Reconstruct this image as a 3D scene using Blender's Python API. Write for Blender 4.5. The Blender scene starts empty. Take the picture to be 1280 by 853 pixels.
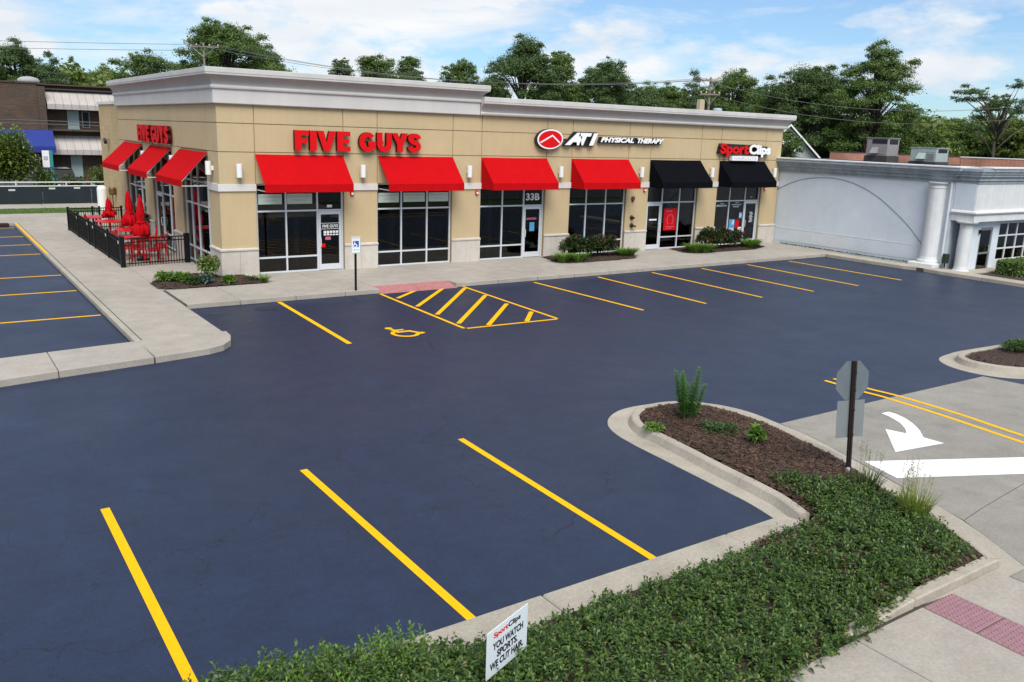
import bpy, bmesh, math, random
import numpy as np
from mathutils import Vector, Matrix, noise as mnoise
SC = bpy.context.scene
COL = SC.collection
R = math.radians
random.seed(7)

# ------------------------------------------------------------------ camera
cam_d = bpy.data.cameras.new("camera")
cam = bpy.data.objects.new("camera", cam_d)
COL.objects.link(cam)
cam_d.sensor_width = 36.0
cam_d.lens = 30.501
cam_d.clip_end = 2000
Fv = Vector((0.55434891, 0.79891914, -0.23329272))
Rv = Vector((0.82559901, -0.56330806, 0.0327156))
Uv = Vector((0.10527855, 0.2107421, 0.97185606))
m = Matrix((Rv, Uv, -Fv)).transposed().to_4x4()
m.translation = Vector((-8.2904, -28.8841, 5.1225))
cam.matrix_world = m
SC.camera = cam

# ------------------------------------------------------------------ sky, sun, exposure
SUN_EL, SUN_AZ = 52.0, 203.0      # azimuth measured from +Y towards +X: sun before the shop front, a little to the left
SC.view_settings.view_transform = 'Standard'
SC.view_settings.look = 'None'
SC.view_settings.exposure = 0.66
SC.view_settings.gamma = 1.0
SC.cycles.use_denoising = True
SC.cycles.denoiser = 'OPENIMAGEDENOISE'
SC.cycles.denoising_prefilter = 'NONE'
W = bpy.data.worlds.new("World")
SC.world = W
W.use_nodes = True
nt = W.node_tree
nt.nodes.clear()
def N(tree, typ, **kw):
    n = tree.nodes.new(typ)
    for k, v in kw.items():
        if k.startswith('i_'):
            key = k[2:]
            key = int(key) if key.isdigit() else key
            n.inputs[key].default_value = v
        else:
            setattr(n, k, v)
    return n
out = N(nt, 'ShaderNodeOutputWorld')
bg = N(nt, 'ShaderNodeBackground')
bg.inputs['Strength'].default_value = 0.10
sky = N(nt, 'ShaderNodeTexSky', sky_type='NISHITA', sun_disc=False)
sky.sun_elevation = R(SUN_EL)
sky.sun_rotation = R(SUN_AZ)
sky.air_density = 1.0
sky.dust_density = 0.3
sky.ozone_density = 3.0
tc = N(nt, 'ShaderNodeTexCoord')
mp = N(nt, 'ShaderNodeMapping')
mp.inputs['Scale'].default_value = (1.0, 1.0, 4.2)
nt.links.new(tc.outputs['Generated'], mp.inputs['Vector'])
n1 = N(nt, 'ShaderNodeTexNoise')
n1.inputs['Scale'].default_value = 3.6
n1.inputs['Detail'].default_value = 9
n1.inputs['Roughness'].default_value = 0.60
n1.inputs['Distortion'].default_value = 0.35
nt.links.new(mp.outputs[0], n1.inputs['Vector'])
rp = N(nt, 'ShaderNodeValToRGB')
rp.color_ramp.elements[0].position = 0.42
rp.color_ramp.elements[0].color = (0, 0, 0, 1)
rp.color_ramp.elements[1].position = 0.66
rp.color_ramp.elements[1].color = (1, 1, 1, 1)
nt.links.new(n1.outputs['Fac'], rp.inputs[0])
# cloud brightness varies softly inside the cloud
n2 = N(nt, 'ShaderNodeTexNoise')
n2.inputs['Scale'].default_value = 7.0
n2.inputs['Detail'].default_value = 6
nt.links.new(mp.outputs[0], n2.inputs['Vector'])
cr = N(nt, 'ShaderNodeValToRGB')
cr.color_ramp.elements[0].position = 0.3
cr.color_ramp.elements[0].color = (4.9, 5.25, 5.7, 1)
cr.color_ramp.elements[1].position = 0.62
cr.color_ramp.elements[1].color = (6.1, 6.2, 6.3, 1)
nt.links.new(n2.outputs['Fac'], cr.inputs[0])
tint = N(nt, 'ShaderNodeMix', data_type='RGBA', blend_type='MULTIPLY')
tint.inputs[0].default_value = 1.0
nt.links.new(sky.outputs[0], tint.inputs[6])
tint.inputs[7].default_value = (0.49, 0.69, 0.86, 1)
mx = N(nt, 'ShaderNodeMix', data_type='RGBA')
# cumulus puffs: a second, crisper layer
mp2 = N(nt, 'ShaderNodeMapping'); mp2.inputs['Scale'].default_value = (1.0, 1.0, 2.6); mp2.inputs['Location'].default_value = (3.1, 1.7, 0.4)
nt.links.new(tc.outputs['Generated'], mp2.inputs['Vector'])
n3 = N(nt, 'ShaderNodeTexNoise')
n3.inputs['Scale'].default_value = 6.0; n3.inputs['Detail'].default_value = 10; n3.inputs['Roughness'].default_value = 0.55
nt.links.new(mp2.outputs[0], n3.inputs['Vector'])
rp3 = N(nt, 'ShaderNodeMapRange')
for k_, v_ in zip(('From Min', 'From Max', 'To Min', 'To Max'), (0.46, 0.59, 0.0, 0.97)): rp3.inputs[k_].default_value = v_
nt.links.new(n3.outputs['Fac'], rp3.inputs['Value'])
cl = N(nt, 'ShaderNodeMath', operation='MAXIMUM')
nt.links.new(rp.outputs[0], cl.inputs[0]); nt.links.new(rp3.outputs[0], cl.inputs[1])
veil = N(nt, 'ShaderNodeMath', operation='MAXIMUM'); veil.inputs[1].default_value = 0.16
nt.links.new(cl.outputs[0], veil.inputs[0])
nt.links.new(veil.outputs[0], mx.inputs[0])
nt.links.new(tint.outputs[2], mx.inputs[6])
nt.links.new(cr.outputs[0], mx.inputs[7])
nt.links.new(mx.outputs[2], bg.inputs['Color'])
nt.links.new(bg.outputs[0], out.inputs[0])

sun_d = bpy.data.lights.new("sun", 'SUN')
sun_d.energy = 2.75
sun_d.angle = R(38)
sun_d.color = (1.0, 0.955, 0.89)
sun = bpy.data.objects.new("sun", sun_d)
COL.objects.link(sun)
sd = Vector((math.sin(R(SUN_AZ)) * math.cos(R(SUN_EL)), math.cos(R(SUN_AZ)) * math.cos(R(SUN_EL)), math.sin(R(SUN_EL))))
sun.rotation_euler = sd.to_track_quat('Z', 'Y').to_euler()
sun.location = (0, -20, 40)

# ------------------------------------------------------------------ materials
def mat(name, base, rough=0.7, metal=0.0, var=0.0, vscale=3.0, bump=0.0, bscale=40.0, var2=None, v2scale=0.3, spec=0.5, coat=0.0):
    M = bpy.data.materials.new(name)
    M.use_nodes = True
    t = M.node_tree
    b = t.nodes['Principled BSDF']
    b.inputs['Roughness'].default_value = rough
    b.inputs['Metallic'].default_value = metal
    b.inputs['Specular IOR Level'].default_value = spec
    if coat: b.inputs['Coat Weight'].default_value = coat
    c = (*base, 1)
    g = N(t, 'ShaderNodeNewGeometry')
    last = None
    if var or var2:
        nz = N(t, 'ShaderNodeTexNoise')
        nz.inputs['Scale'].default_value = vscale
        nz.inputs['Detail'].default_value = 7
        nz.inputs['Roughness'].default_value = 0.62
        t.links.new(g.outputs['Position'], nz.inputs['Vector'])
        mr = N(t, 'ShaderNodeMapRange')
        mr.inputs['From Min'].default_value = 0.3
        mr.inputs['From Max'].default_value = 0.7
        mr.inputs['To Min'].default_value = 1 - var
        mr.inputs['To Max'].default_value = 1 + var
        t.links.new(nz.outputs['Fac'], mr.inputs['Value'])
        last = mr.outputs[0]
        if var2:
            nz2 = N(t, 'ShaderNodeTexNoise')
            nz2.inputs['Scale'].default_value = v2scale
            nz2.inputs['Detail'].default_value = 4
            t.links.new(g.outputs['Position'], nz2.inputs['Vector'])
            mr2 = N(t, 'ShaderNodeMapRange')
            mr2.inputs['From Min'].default_value = 0.3
            mr2.inputs['From Max'].default_value = 0.7
            mr2.inputs['To Min'].default_value = 1 - var2
            mr2.inputs['To Max'].default_value = 1 + var2
            t.links.new(nz2.outputs['Fac'], mr2.inputs['Value'])
            mm = N(t, 'ShaderNodeMath', operation='MULTIPLY')
            t.links.new(last, mm.inputs[0]); t.links.new(mr2.outputs[0], mm.inputs[1])
            last = mm.outputs[0]
        vm = N(t, 'ShaderNodeVectorMath', operation='SCALE')
        vm.inputs[0].default_value = base
        t.links.new(last, vm.inputs['Scale'])
        t.links.new(vm.outputs[0], b.inputs['Base Color'])
    else:
        b.inputs['Base Color'].default_value = c
    if bump:
        nb = N(t, 'ShaderNodeTexNoise')
        nb.inputs['Scale'].default_value = bscale
        nb.inputs['Detail'].default_value = 4
        t.links.new(g.outputs['Position'], nb.inputs['Vector'])
        bp = N(t, 'ShaderNodeBump')
        bp.inputs['Strength'].default_value = bump
        bp.inputs['Distance'].default_value = 0.02
        t.links.new(nb.outputs['Fac'], bp.inputs['Height'])
        t.links.new(bp.outputs[0], b.inputs['Normal'])
    return M

def streaks(name, amt=0.06, sc=(7, 7, 0.35)):
    t = M[name].node_tree; b = t.nodes['Principled BSDF']
    src = b.inputs['Base Color'].links[0].from_socket
    g = N(t, 'ShaderNodeNewGeometry'); mp = N(t, 'ShaderNodeMapping'); mp.inputs['Scale'].default_value = sc
    t.links.new(g.outputs['Position'], mp.inputs['Vector'])
    nz = N(t, 'ShaderNodeTexNoise'); nz.inputs['Scale'].default_value = 1.0; nz.inputs['Detail'].default_value = 5
    t.links.new(mp.outputs[0], nz.inputs['Vector'])
    mr = N(t, 'ShaderNodeMapRange')
    for k, v in zip(('From Min', 'From Max', 'To Min', 'To Max'), (0.35, 0.7, 1 + amt * 0.4, 1 - amt)): mr.inputs[k].default_value = v
    t.links.new(nz.outputs['Fac'], mr.inputs['Value'])
    s = N(t, 'ShaderNodeVectorMath', operation='SCALE')
    t.links.new(src, s.inputs[0]); t.links.new(mr.outputs[0], s.inputs['Scale']); t.links.new(s.outputs[0], b.inputs['Base Color'])

def leaf_mat(name, c_dark, c_light, trans=0.25, rough=0.45, c_odd=None, odd=0.03):
    M = bpy.data.materials.new(name)
    M.use_nodes = True
    t = M.node_tree
    b = t.nodes['Principled BSDF']
    o = t.nodes['Material Output']
    b.inputs['Roughness'].default_value = rough
    b.inputs['Specular IOR Level'].default_value = 0.35
    g = N(t, 'ShaderNodeNewGeometry')
    r = N(t, 'ShaderNodeValToRGB')
    r.color_ramp.elements[0].color = (*c_dark, 1)
    r.color_ramp.elements[1].color = (*c_light, 1)
    if c_odd:
        e = r.color_ramp.elements.new(1 - odd); e.color = (*c_light, 1)
        r.color_ramp.elements[-1].color = (*c_odd, 1)
    nz = N(t, 'ShaderNodeTexNoise')
    nz.inputs['Scale'].default_value = 0.9
    nz.inputs['Detail'].default_value = 2
    t.links.new(g.outputs['Position'], nz.inputs['Vector'])
    ad = N(t, 'ShaderNodeMath', operation='MULTIPLY_ADD')
    t.links.new(nz.outputs['Fac'], ad.inputs[0])
    ad.inputs[1].default_value = 0.9
    sub = N(t, 'ShaderNodeMath', operation='MULTIPLY_ADD')
    t.links.new(g.outputs['Random Per Island'], sub.inputs[0])
    sub.inputs[1].default_value = 0.75
    sub.inputs[2].default_value = -0.30
    t.links.new(sub.outputs[0], ad.inputs[2])
    if c_odd:
        t.links.new(g.outputs['Random Per Island'], r.inputs[0])
    else:
        t.links.new(ad.outputs[0], r.inputs[0])
    t.links.new(r.outputs[0], b.inputs['Base Color'])
    tr = N(t, 'ShaderNodeBsdfTranslucent')
    t.links.new(r.outputs[0], tr.inputs['Color'])
    ms = N(t, 'ShaderNodeMixShader')
    ms.inputs[0].default_value = trans
    t.links.new(b.outputs[0], ms.inputs[1]); t.links.new(tr.outputs[0], ms.inputs[2])
    t.links.new(ms.outputs[0], o.inputs[0])
    return M

def glass_mat(name, tint=(0.42, 0.47, 0.47), refl=0.07):
    M = bpy.data.materials.new(name)
    M.use_nodes = True
    t = M.node_tree
    t.nodes.remove(t.nodes['Principled BSDF'])
    o = t.nodes['Material Output']
    tr = N(t, 'ShaderNodeBsdfTransparent'); tr.inputs[0].default_value = (*tint, 1)
    gl = N(t, 'ShaderNodeBsdfGlossy'); gl.inputs['Roughness'].default_value = 0.015
    fr = N(t, 'ShaderNodeFresnel'); fr.inputs['IOR'].default_value = 1.5
    ad = N(t, 'ShaderNodeMath', operation='ADD', use_clamp=True)
    ad.inputs[1].default_value = refl
    t.links.new(fr.outputs[0], ad.inputs[0])
    ms = N(t, 'ShaderNodeMixShader')
    t.links.new(ad.outputs[0], ms.inputs[0])
    t.links.new(tr.outputs[0], ms.inputs[1]); t.links.new(gl.outputs[0], ms.inputs[2])
    t.links.new(ms.outputs[0], o.inputs[0])
    return M

def asphalt_mat():
    M = mat('sealed_asphalt', (0.030, 0.040, 0.072), 0.5, var=0.0, spec=0.48)
    t = M.node_tree
    b = t.nodes['Principled BSDF']
    g = N(t, 'ShaderNodeNewGeometry')
    def noi(scale, det, rough=0.6):
        n = N(t, 'ShaderNodeTexNoise')
        n.inputs['Scale'].default_value = scale; n.inputs['Detail'].default_value = det
        n.inputs['Roughness'].default_value = rough
        t.links.new(g.outputs['Position'], n.inputs['Vector'])
        return n
    def mr(sock, a, bb, c, d):
        n = N(t, 'ShaderNodeMapRange')
        for k, v in zip(('From Min', 'From Max', 'To Min', 'To Max'), (a, bb, c, d)): n.inputs[k].default_value = v
        t.links.new(sock, n.inputs['Value'])
        return n.outputs[0]
    def mul(a, c):
        n = N(t, 'ShaderNodeMath', operation='MULTIPLY')
        t.links.new(a, n.inputs[0]); t.links.new(c, n.inputs[1]); return n.outputs[0]
    grain = mul(mr(noi(48, 4, 0.85).outputs['Fac'], 0.34, 0.66, 0.45, 1.55), mr(noi(22, 5, 0.8).outputs['Fac'], 0.3, 0.7, 0.82, 1.18))
    mid = mr(noi(1.9, 8, 0.7).outputs['Fac'], 0.3, 0.7, 0.80, 1.20)
    big = mr(noi(0.16, 4).outputs['Fac'], 0.3, 0.7, 0.92, 1.08)
    # squeegee streaks of the sealcoat, drawn out along the lot
    mp = N(t, 'ShaderNodeMapping'); mp.inputs['Scale'].default_value = (0.35, 3.0, 1)
    t.links.new(g.outputs['Position'], mp.inputs['Vector'])
    ns = N(t, 'ShaderNodeTexNoise'); ns.inputs['Scale'].default_value = 1.5; ns.inputs['Detail'].default_value = 5
    t.links.new(mp.outputs[0], ns.inputs['Vector'])
    streak = mr(ns.outputs['Fac'], 0.3, 0.7, 0.95, 1.05)
    # hairline cracks: cell borders, broken up by a mask
    wn = noi(0.8, 4)
    wv = N(t, 'ShaderNodeVectorMath', operation='MULTIPLY_ADD')
    t.links.new(wn.outputs['Color'], wv.inputs[0]); wv.inputs[1].default_value = (1.6, 1.6, 0)
    t.links.new(g.outputs['Position'], wv.inputs[2])
    vo = N(t, 'ShaderNodeTexVoronoi', feature='DISTANCE_TO_EDGE')
    vo.inputs['Scale'].default_value = 0.55
    t.links.new(wv.outputs[0], vo.inputs['Vector'])
    line = mr(vo.outputs['Distance'], 0.0, 0.006, 1.0, 0.0)
    mask = mr(noi(0.35, 5).outputs['Fac'], 0.42, 0.55, 0.0, 1.0)
    crack = mul(line, mask)
    dark = mr(crack, 0, 1, 1.0, 0.3)
    fine = mr(noi(7.5, 8, 0.78).outputs['Fac'], 0.3, 0.7, 0.76, 1.24)
    f = mul(mul(mul(mul(grain, fine), mid), mul(big, streak)), dark)
    scuff = mr(noi(0.45, 9, 0.72).outputs['Fac'], 0.60, 0.74, 1.0, 1.7)
    f = mul(f, scuff)
    sc = N(t, 'ShaderNodeVectorMath', operation='SCALE')
    sc.inputs[0].default_value = (0.0080, 0.0180, 0.0470)
    t.links.new(f, sc.inputs['Scale'])
    t.links.new(sc.outputs[0], b.inputs['Base Color'])
    rr = mr(noi(0.5, 5).outputs['Fac'], 0.3, 0.7, 0.44, 0.56)
    t.links.new(rr, b.inputs['Roughness'])
    bp = N(t, 'ShaderNodeBump'); bp.inputs['Strength'].default_value = 0.16; bp.inputs['Distance'].default_value = 0.006
    hh = N(t, 'ShaderNodeMath', operation='SUBTRACT')
    t.links.new(noi(160, 2).outputs['Fac'], hh.inputs[0]); t.links.new(crack, hh.inputs[1])
    t.links.new(hh.outputs[0], bp.inputs['Height']); t.links.new(bp.outputs[0], b.inputs['Normal'])
    return M

def concrete_mat(name, base, stain=0.25, warm=(0.20, 0.155, 0.11), amt=0.35):
    M = mat(name, base, 0.85, var=0.10, vscale=2.2, bump=0.25, bscale=60, var2=0.10, v2scale=0.35)
    t = M.node_tree
    b = t.nodes['Principled BSDF']
    src = b.inputs['Base Color'].links[0].from_socket
    g = N(t, 'ShaderNodeNewGeometry')
    nz = N(t, 'ShaderNodeTexNoise'); nz.inputs['Scale'].default_value = 0.9; nz.inputs['Detail'].default_value = 9; nz.inputs['Roughness'].default_value = 0.7
    t.links.new(g.outputs['Position'], nz.inputs['Vector'])
    rmp = N(t, 'ShaderNodeMapRange')
    for k, v in zip(('From Min', 'From Max', 'To Min', 'To Max'), (0.52, 0.75, 0.0, amt)): rmp.inputs[k].default_value = v
    t.links.new(nz.outputs['Fac'], rmp.inputs['Value'])
    mx = N(t, 'ShaderNodeMix', data_type='RGBA')
    t.links.new(rmp.outputs[0], mx.inputs[0]); t.links.new(src, mx.inputs[6]); mx.inputs[7].default_value = (*warm, 1)
    # small pits and specks
    n3 = N(t, 'ShaderNodeTexNoise'); n3.inputs['Scale'].default_value = 26; n3.inputs['Detail'].default_value = 5
    t.links.new(g.outputs['Position'], n3.inputs['Vector'])
    r3 = N(t, 'ShaderNodeMapRange')
    for k, v in zip(('From Min', 'From Max', 'To Min', 'To Max'), (0.3, 0.7, 0.88, 1.1)): r3.inputs[k].default_value = v
    t.links.new(n3.outputs['Fac'], r3.inputs['Value'])
    sc = N(t, 'ShaderNodeVectorMath', operation='SCALE')
    t.links.new(mx.outputs[2], sc.inputs[0]); t.links.new(r3.outputs[0], sc.inputs['Scale'])
    t.links.new(sc.outputs[0], b.inputs['Base Color'])
    return M

def brick_mat(name, c1, c2, mortar, w, h, axis='X', var=0.2, off=0.5):
    M = bpy.data.materials.new(name)
    M.use_nodes = True
    t = M.node_tree
    b = t.nodes['Principled BSDF']
    b.inputs['Roughness'].default_value = 0.9
    g = N(t, 'ShaderNodeNewGeometry')
    sp = N(t, 'ShaderNodeSeparateXYZ'); t.links.new(g.outputs['Position'], sp.inputs[0])
    cb = N(t, 'ShaderNodeCombineXYZ')
    t.links.new(sp.outputs[0 if axis == 'X' else 1], cb.inputs[0]); t.links.new(sp.outputs[2], cb.inputs[1])
    br = N(t, 'ShaderNodeTexBrick')
    br.offset = off
    br.inputs['Scale'].default_value = 1.0
    br.inputs['Brick Width'].default_value = w; br.inputs['Row Height'].default_value = h
    br.inputs['Mortar Size'].default_value = 0.012
    br.inputs['Color1'].default_value = (*c1, 1); br.inputs['Color2'].default_value = (*c2, 1); br.inputs['Mortar'].default_value = (*mortar, 1)
    t.links.new(cb.outputs[0], br.inputs['Vector'])
    nz = N(t, 'ShaderNodeTexNoise'); nz.inputs['Scale'].default_value = 0.7; nz.inputs['Detail'].default_value = 8
    t.links.new(g.outputs['Position'], nz.inputs['Vector'])
    mr = N(t, 'ShaderNodeMapRange')
    for k, v in zip(('From Min', 'From Max', 'To Min', 'To Max'), (0.3, 0.7, 1 - var, 1 + var)): mr.inputs[k].default_value = v
    t.links.new(nz.outputs['Fac'], mr.inputs['Value'])
    sc = N(t, 'ShaderNodeVectorMath', operation='SCALE')
    t.links.new(br.outputs['Color'], sc.inputs[0]); t.links.new(mr.outputs[0], sc.inputs['Scale'])
    t.links.new(sc.outputs[0], b.inputs['Base Color'])
    return M

M = {}
M['asphalt'] = asphalt_mat()
M['street'] = mat('worn_street_asphalt', (0.06, 0.06, 0.062), 0.9, var=0.15, vscale=2, bump=0.3, bscale=120)
M['concrete'] = concrete_mat('sidewalk_concrete', (0.335, 0.305, 0.262), amt=0.2)
M['drive'] = concrete_mat('driveway_concrete', (0.25, 0.235, 0.205), warm=(0.13, 0.12, 0.10), amt=0.6)
M['kerbc'] = concrete_mat('kerb_concrete', (0.36, 0.325, 0.265), amt=0.55)
M['grass'] = mat('grass_ground', (0.055, 0.085, 0.02), 0.95, var=0.3, vscale=6, bump=0.5, bscale=60, var2=0.25, v2scale=0.2)
M['yellow'] = mat('yellow_paint', (0.80, 0.425, 0.004), 0.7, spec=0.1, var=0.07, vscale=14, bump=0.2, bscale=120)
M['white_paint'] = mat('white_road_paint', (0.78, 0.78, 0.77), 0.6, var=0.05, vscale=9, bump=0.2, bscale=120)
M['ramp'] = mat('red_ramp_concrete', (0.36, 0.145, 0.14), 0.85, var=0.15, vscale=6, bump=0.2)
M['tactile'] = mat('pink_tactile_paver', (0.275, 0.150, 0.172), 0.8, var=0.12, vscale=10)
M['mulch'] = mat('mulch', (0.045, 0.026, 0.018), 0.95, var=0.45, vscale=22, bump=1.0, bscale=45)
M['joint'] = mat('dark_joint', (0.06, 0.055, 0.045), 0.95)
M['stucco'] = mat('tan_stucco', (0.49, 0.378, 0.220), 0.88, var=0.04, vscale=1.2, bump=0.12, bscale=160, var2=0.035, v2scale=0.4)
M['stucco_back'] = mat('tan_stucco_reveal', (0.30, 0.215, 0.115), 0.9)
M['trim'] = mat('light_grey_trim', (0.54, 0.52, 0.50), 0.8, var=0.05, vscale=1.0, bump=0.06, bscale=150, var2=0.04)
M['trim_dark'] = mat('taupe_grey_moulding', (0.40, 0.375, 0.36), 0.8, var=0.05, vscale=1.0, bump=0.06, bscale=150, var2=0.05)
M['coping'] = mat('pale_coping', (0.52, 0.51, 0.49), 0.75, var=0.07, vscale=1.5, var2=0.06)
M['stone'] = mat('cream_limestone', (0.50, 0.46, 0.405), 0.85, var=0.08, vscale=4, bump=0.15, bscale=70, var2=0.06)
M['band'] = mat('white_band_trim', (0.60, 0.58, 0.55), 0.8, var=0.03)
M['alu'] = mat('aluminium_frame', (0.62, 0.65, 0.68), 0.42, metal=0.15)
M['alu_dark'] = mat('dull_metal', (0.30, 0.31, 0.32), 0.45, metal=0.6)
M['glass'] = glass_mat('storefront_glass', (0.33, 0.39, 0.40), 0.01)
M['glass_dark'] = glass_mat('dark_tinted_glass', (0.16, 0.19, 0.2), 0.09)
M['inside'] = mat('interior_wall', (0.11, 0.095, 0.08), 0.9, var=0.4, vscale=0.6)
M['inside_red'] = mat('interior_red_tile', (0.30, 0.05, 0.04), 0.7)
M['inside_floor'] = mat('interior_floor', (0.05, 0.047, 0.045), 0.6, var=0.2)
M['red'] = mat('red_canvas', (0.44, 0.0035, 0.006), 0.9, var=0.05, vscale=2.5, bump=0.05, bscale=300, spec=0.06)
M['black'] = mat('black_canvas', (0.0035, 0.0042, 0.0065), 0.9, var=0.15, vscale=2.5, spec=0.05)
M['red_sign'] = mat('red_sign_face', (0.62, 0.006, 0.009), 0.5, spec=0.12)
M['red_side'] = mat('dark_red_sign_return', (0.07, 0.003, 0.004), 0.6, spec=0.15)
M['white_sign'] = mat('white_sign_face', (0.82, 0.82, 0.82), 0.4)
M['black_sign'] = mat('black_sign_return', (0.010, 0.012, 0.015), 0.45)
M['grey_text'] = mat('grey_lettering', (0.42, 0.44, 0.48), 0.5)
M['red_furn'] = mat('red_powder_coat', (0.48, 0.005, 0.010), 0.4, spec=0.3)
M['red_fabric'] = mat('red_umbrella_cloth', (0.42, 0.004, 0.009), 0.9, var=0.15, vscale=8, spec=0.08)
M['blackm'] = mat('black_metal', (0.005, 0.006, 0.007), 0.5, spec=0.2)
M['white_m'] = mat('white_enamel', (0.74, 0.74, 0.73), 0.4)
M['grey_wall'] = mat('pale_grey_painted_wall', (0.585, 0.64, 0.69), 0.85, var=0.05, vscale=1.1, bump=0.1, bscale=90, var2=0.06, v2scale=0.5)
M['grey_patch'] = mat('lighter_paint_patch', (0.60, 0.63, 0.655), 0.85, var=0.08, vscale=3)
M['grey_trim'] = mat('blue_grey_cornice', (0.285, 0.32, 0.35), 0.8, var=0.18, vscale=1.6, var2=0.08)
M['white_col'] = mat('white_painted_column', (0.60, 0.61, 0.61), 0.75, var=0.06, vscale=3, var2=0.05)
M['membrane'] = mat('white_roof_edge', (0.62, 0.62, 0.62), 0.8, var=0.1, vscale=2)
M['roof_dark'] = mat('dark_roof', (0.05, 0.045, 0.045), 0.9, var=0.2)
M['groove'] = mat('shadow_groove', (0.27, 0.30, 0.325), 0.9)
M['brick_dark'] = brick_mat('brown_brick', (0.080, 0.050, 0.032), (0.055, 0.034, 0.022), (0.10, 0.082, 0.066), 0.4, 0.13)
M['brick_red'] = brick_mat('orange_brick', (0.44, 0.145, 0.075), (0.32, 0.10, 0.055), (0.32, 0.25, 0.20), 0.22, 0.075, var=0.3)
M['cmu'] = brick_mat('tan_block', (0.50, 0.37, 0.19), (0.44, 0.32, 0.165), (0.40, 0.30, 0.17), 0.4, 0.2, axis='Y', var=0.1)
M['awn_white'] = mat('pale_metal_awning', (0.40, 0.365, 0.34), 0.7, var=0.10, vscale=1.0)
M['awn_blue'] = mat('blue_canvas', (0.008, 0.026, 0.20), 0.8, var=0.1, vscale=2)
M['screen'] = mat('dark_windscreen_mesh', (0.008, 0.016, 0.022), 0.9, var=0.2, vscale=1.2)
M['rail'] = mat('galvanised_rail', (0.55, 0.57, 0.57), 0.5, metal=0.3)
M['wood'] = mat('weathered_pole', (0.22, 0.19, 0.16), 0.95, var=0.2, vscale=4)
M['wire'] = mat('grey_wire', (0.10, 0.11, 0.10), 0.6)
M['trans'] = mat('transformer_grey', (0.34, 0.42, 0.47), 0.5)
M['cream'] = mat('cream_plastic', (0.5, 0.42, 0.28), 0.7)
M['rust'] = mat('rusty_steel_post', (0.018, 0.009, 0.007), 0.8, var=0.4, vscale=14)
M['sign_alu'] = mat('bare_aluminium_sign_back', (0.125, 0.15, 0.172), 0.6, metal=0.0, var=0.07, vscale=5)
M['blue_sign'] = mat('blue_sign_ink', (0.01, 0.09, 0.42), 0.5)
M['green_sign'] = mat('green_sign_ink', (0.03, 0.32, 0.12), 0.5)
M['bark'] = mat('bark', (0.085, 0.07, 0.055), 0.95, var=0.25, vscale=6, bump=0.6, bscale=25)
M['stem'] = mat('green_stem', (0.07, 0.12, 0.03), 0.7)
M['hvac'] = mat('hvac_taupe', (0.25, 0.235, 0.24), 0.55, var=0.06)
M['hvac_g'] = mat('hvac_green_grey', (0.33, 0.40, 0.385), 0.55, var=0.08)
M['dark'] = mat('dark_opening', (0.012, 0.013, 0.015), 0.8)
M['car_grey'] = mat('charcoal_car_paint', (0.03, 0.03, 0.038), 0.3, metal=0.4, coat=0.6)
M['car_green'] = mat('grey_green_car_paint', (0.10, 0.13, 0.13), 0.3, metal=0.5, coat=0.6)
M['tyre'] = mat('tyre_rubber', (0.015, 0.015, 0.016), 0.9)
M['tail'] = mat('red_lamp_lens', (0.35, 0.02, 0.015), 0.3)
M['teal'] = mat('teal_board', (0.03, 0.22, 0.25), 0.6)
M['brass'] = mat('dull_brass', (0.16, 0.10, 0.04), 0.5, metal=0.6)
M['pink'] = mat('pink_print', (0.55, 0.12, 0.2), 0.6)
M['paper_green'] = mat('pale_paper_banner', (0.50, 0.60, 0.52), 0.7)
M['blue_print'] = mat('blue_print', (0.08, 0.32, 0.55), 0.6)
M['siding'] = mat('pale_siding', (0.33, 0.36, 0.36), 0.8, var=0.06)
M['shingle'] = mat('grey_shingle', (0.12, 0.12, 0.115), 0.9, var=0.15, vscale=5)
M['leaf_cover'] = leaf_mat('groundcover_leaf', (0.013, 0.044, 0.010), (0.112, 0.190, 0.038), 0.22, 0.42, c_odd=(0.22, 0.19, 0.07), odd=0.06)
M['leaf_weed'] = leaf_mat('weed_leaf', (0.045, 0.14, 0.018), (0.14, 0.30, 0.045), 0.3)
M['dish'] = mat('grey_dish', (0.30, 0.31, 0.31), 0.6)
M['seam'] = mat('dark_awning_seam', (0.16, 0.145, 0.14), 0.7)
M['leaf_lime'] = leaf_mat('lime_leaf', (0.06, 0.14, 0.02), (0.17, 0.30, 0.04), 0.3)
M['leaf_shrub'] = leaf_mat('shrub_leaf', (0.02, 0.05, 0.012), (0.07, 0.13, 0.03), 0.2)
M['leaf_rose'] = leaf_mat('rose_leaf', (0.016, 0.036, 0.012), (0.055, 0.085, 0.025), 0.2)
M['bloom_red'] = leaf_mat('red_bloom', (0.30, 0.01, 0.02), (0.50, 0.04, 0.06), 0.2)
M['bloom_pale'] = leaf_mat('pale_seed_head', (0.25, 0.20, 0.10), (0.42, 0.36, 0.20), 0.2)
M['leaf_blue'] = leaf_mat('blue_green_leaf', (0.06, 0.11, 0.09), (0.12, 0.19, 0.15), 0.2)
M['leaf_oak'] = leaf_mat('oak_leaf', (0.040, 0.082, 0.015), (0.135, 0.210, 0.044), 0.25)
M['leaf_dark'] = leaf_mat('dark_leaf', (0.028, 0.060, 0.016), (0.100, 0.162, 0.042), 0.22)
M['leaf_mid'] = leaf_mat('mid_green_leaf', (0.040, 0.082, 0.016), (0.125, 0.195, 0.042), 0.25)
M['leaf_lite'] = leaf_mat('yellow_green_leaf', (0.060, 0.105, 0.018), (0.19, 0.25, 0.045), 0.28)
M['leaf_con'] = leaf_mat('conifer_needle', (0.026, 0.054, 0.020), (0.080, 0.130, 0.040), 0.1)
M['straw'] = leaf_mat('straw_blade', (0.10, 0.19, 0.02), (0.30, 0.34, 0.07), 0.3)
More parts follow.
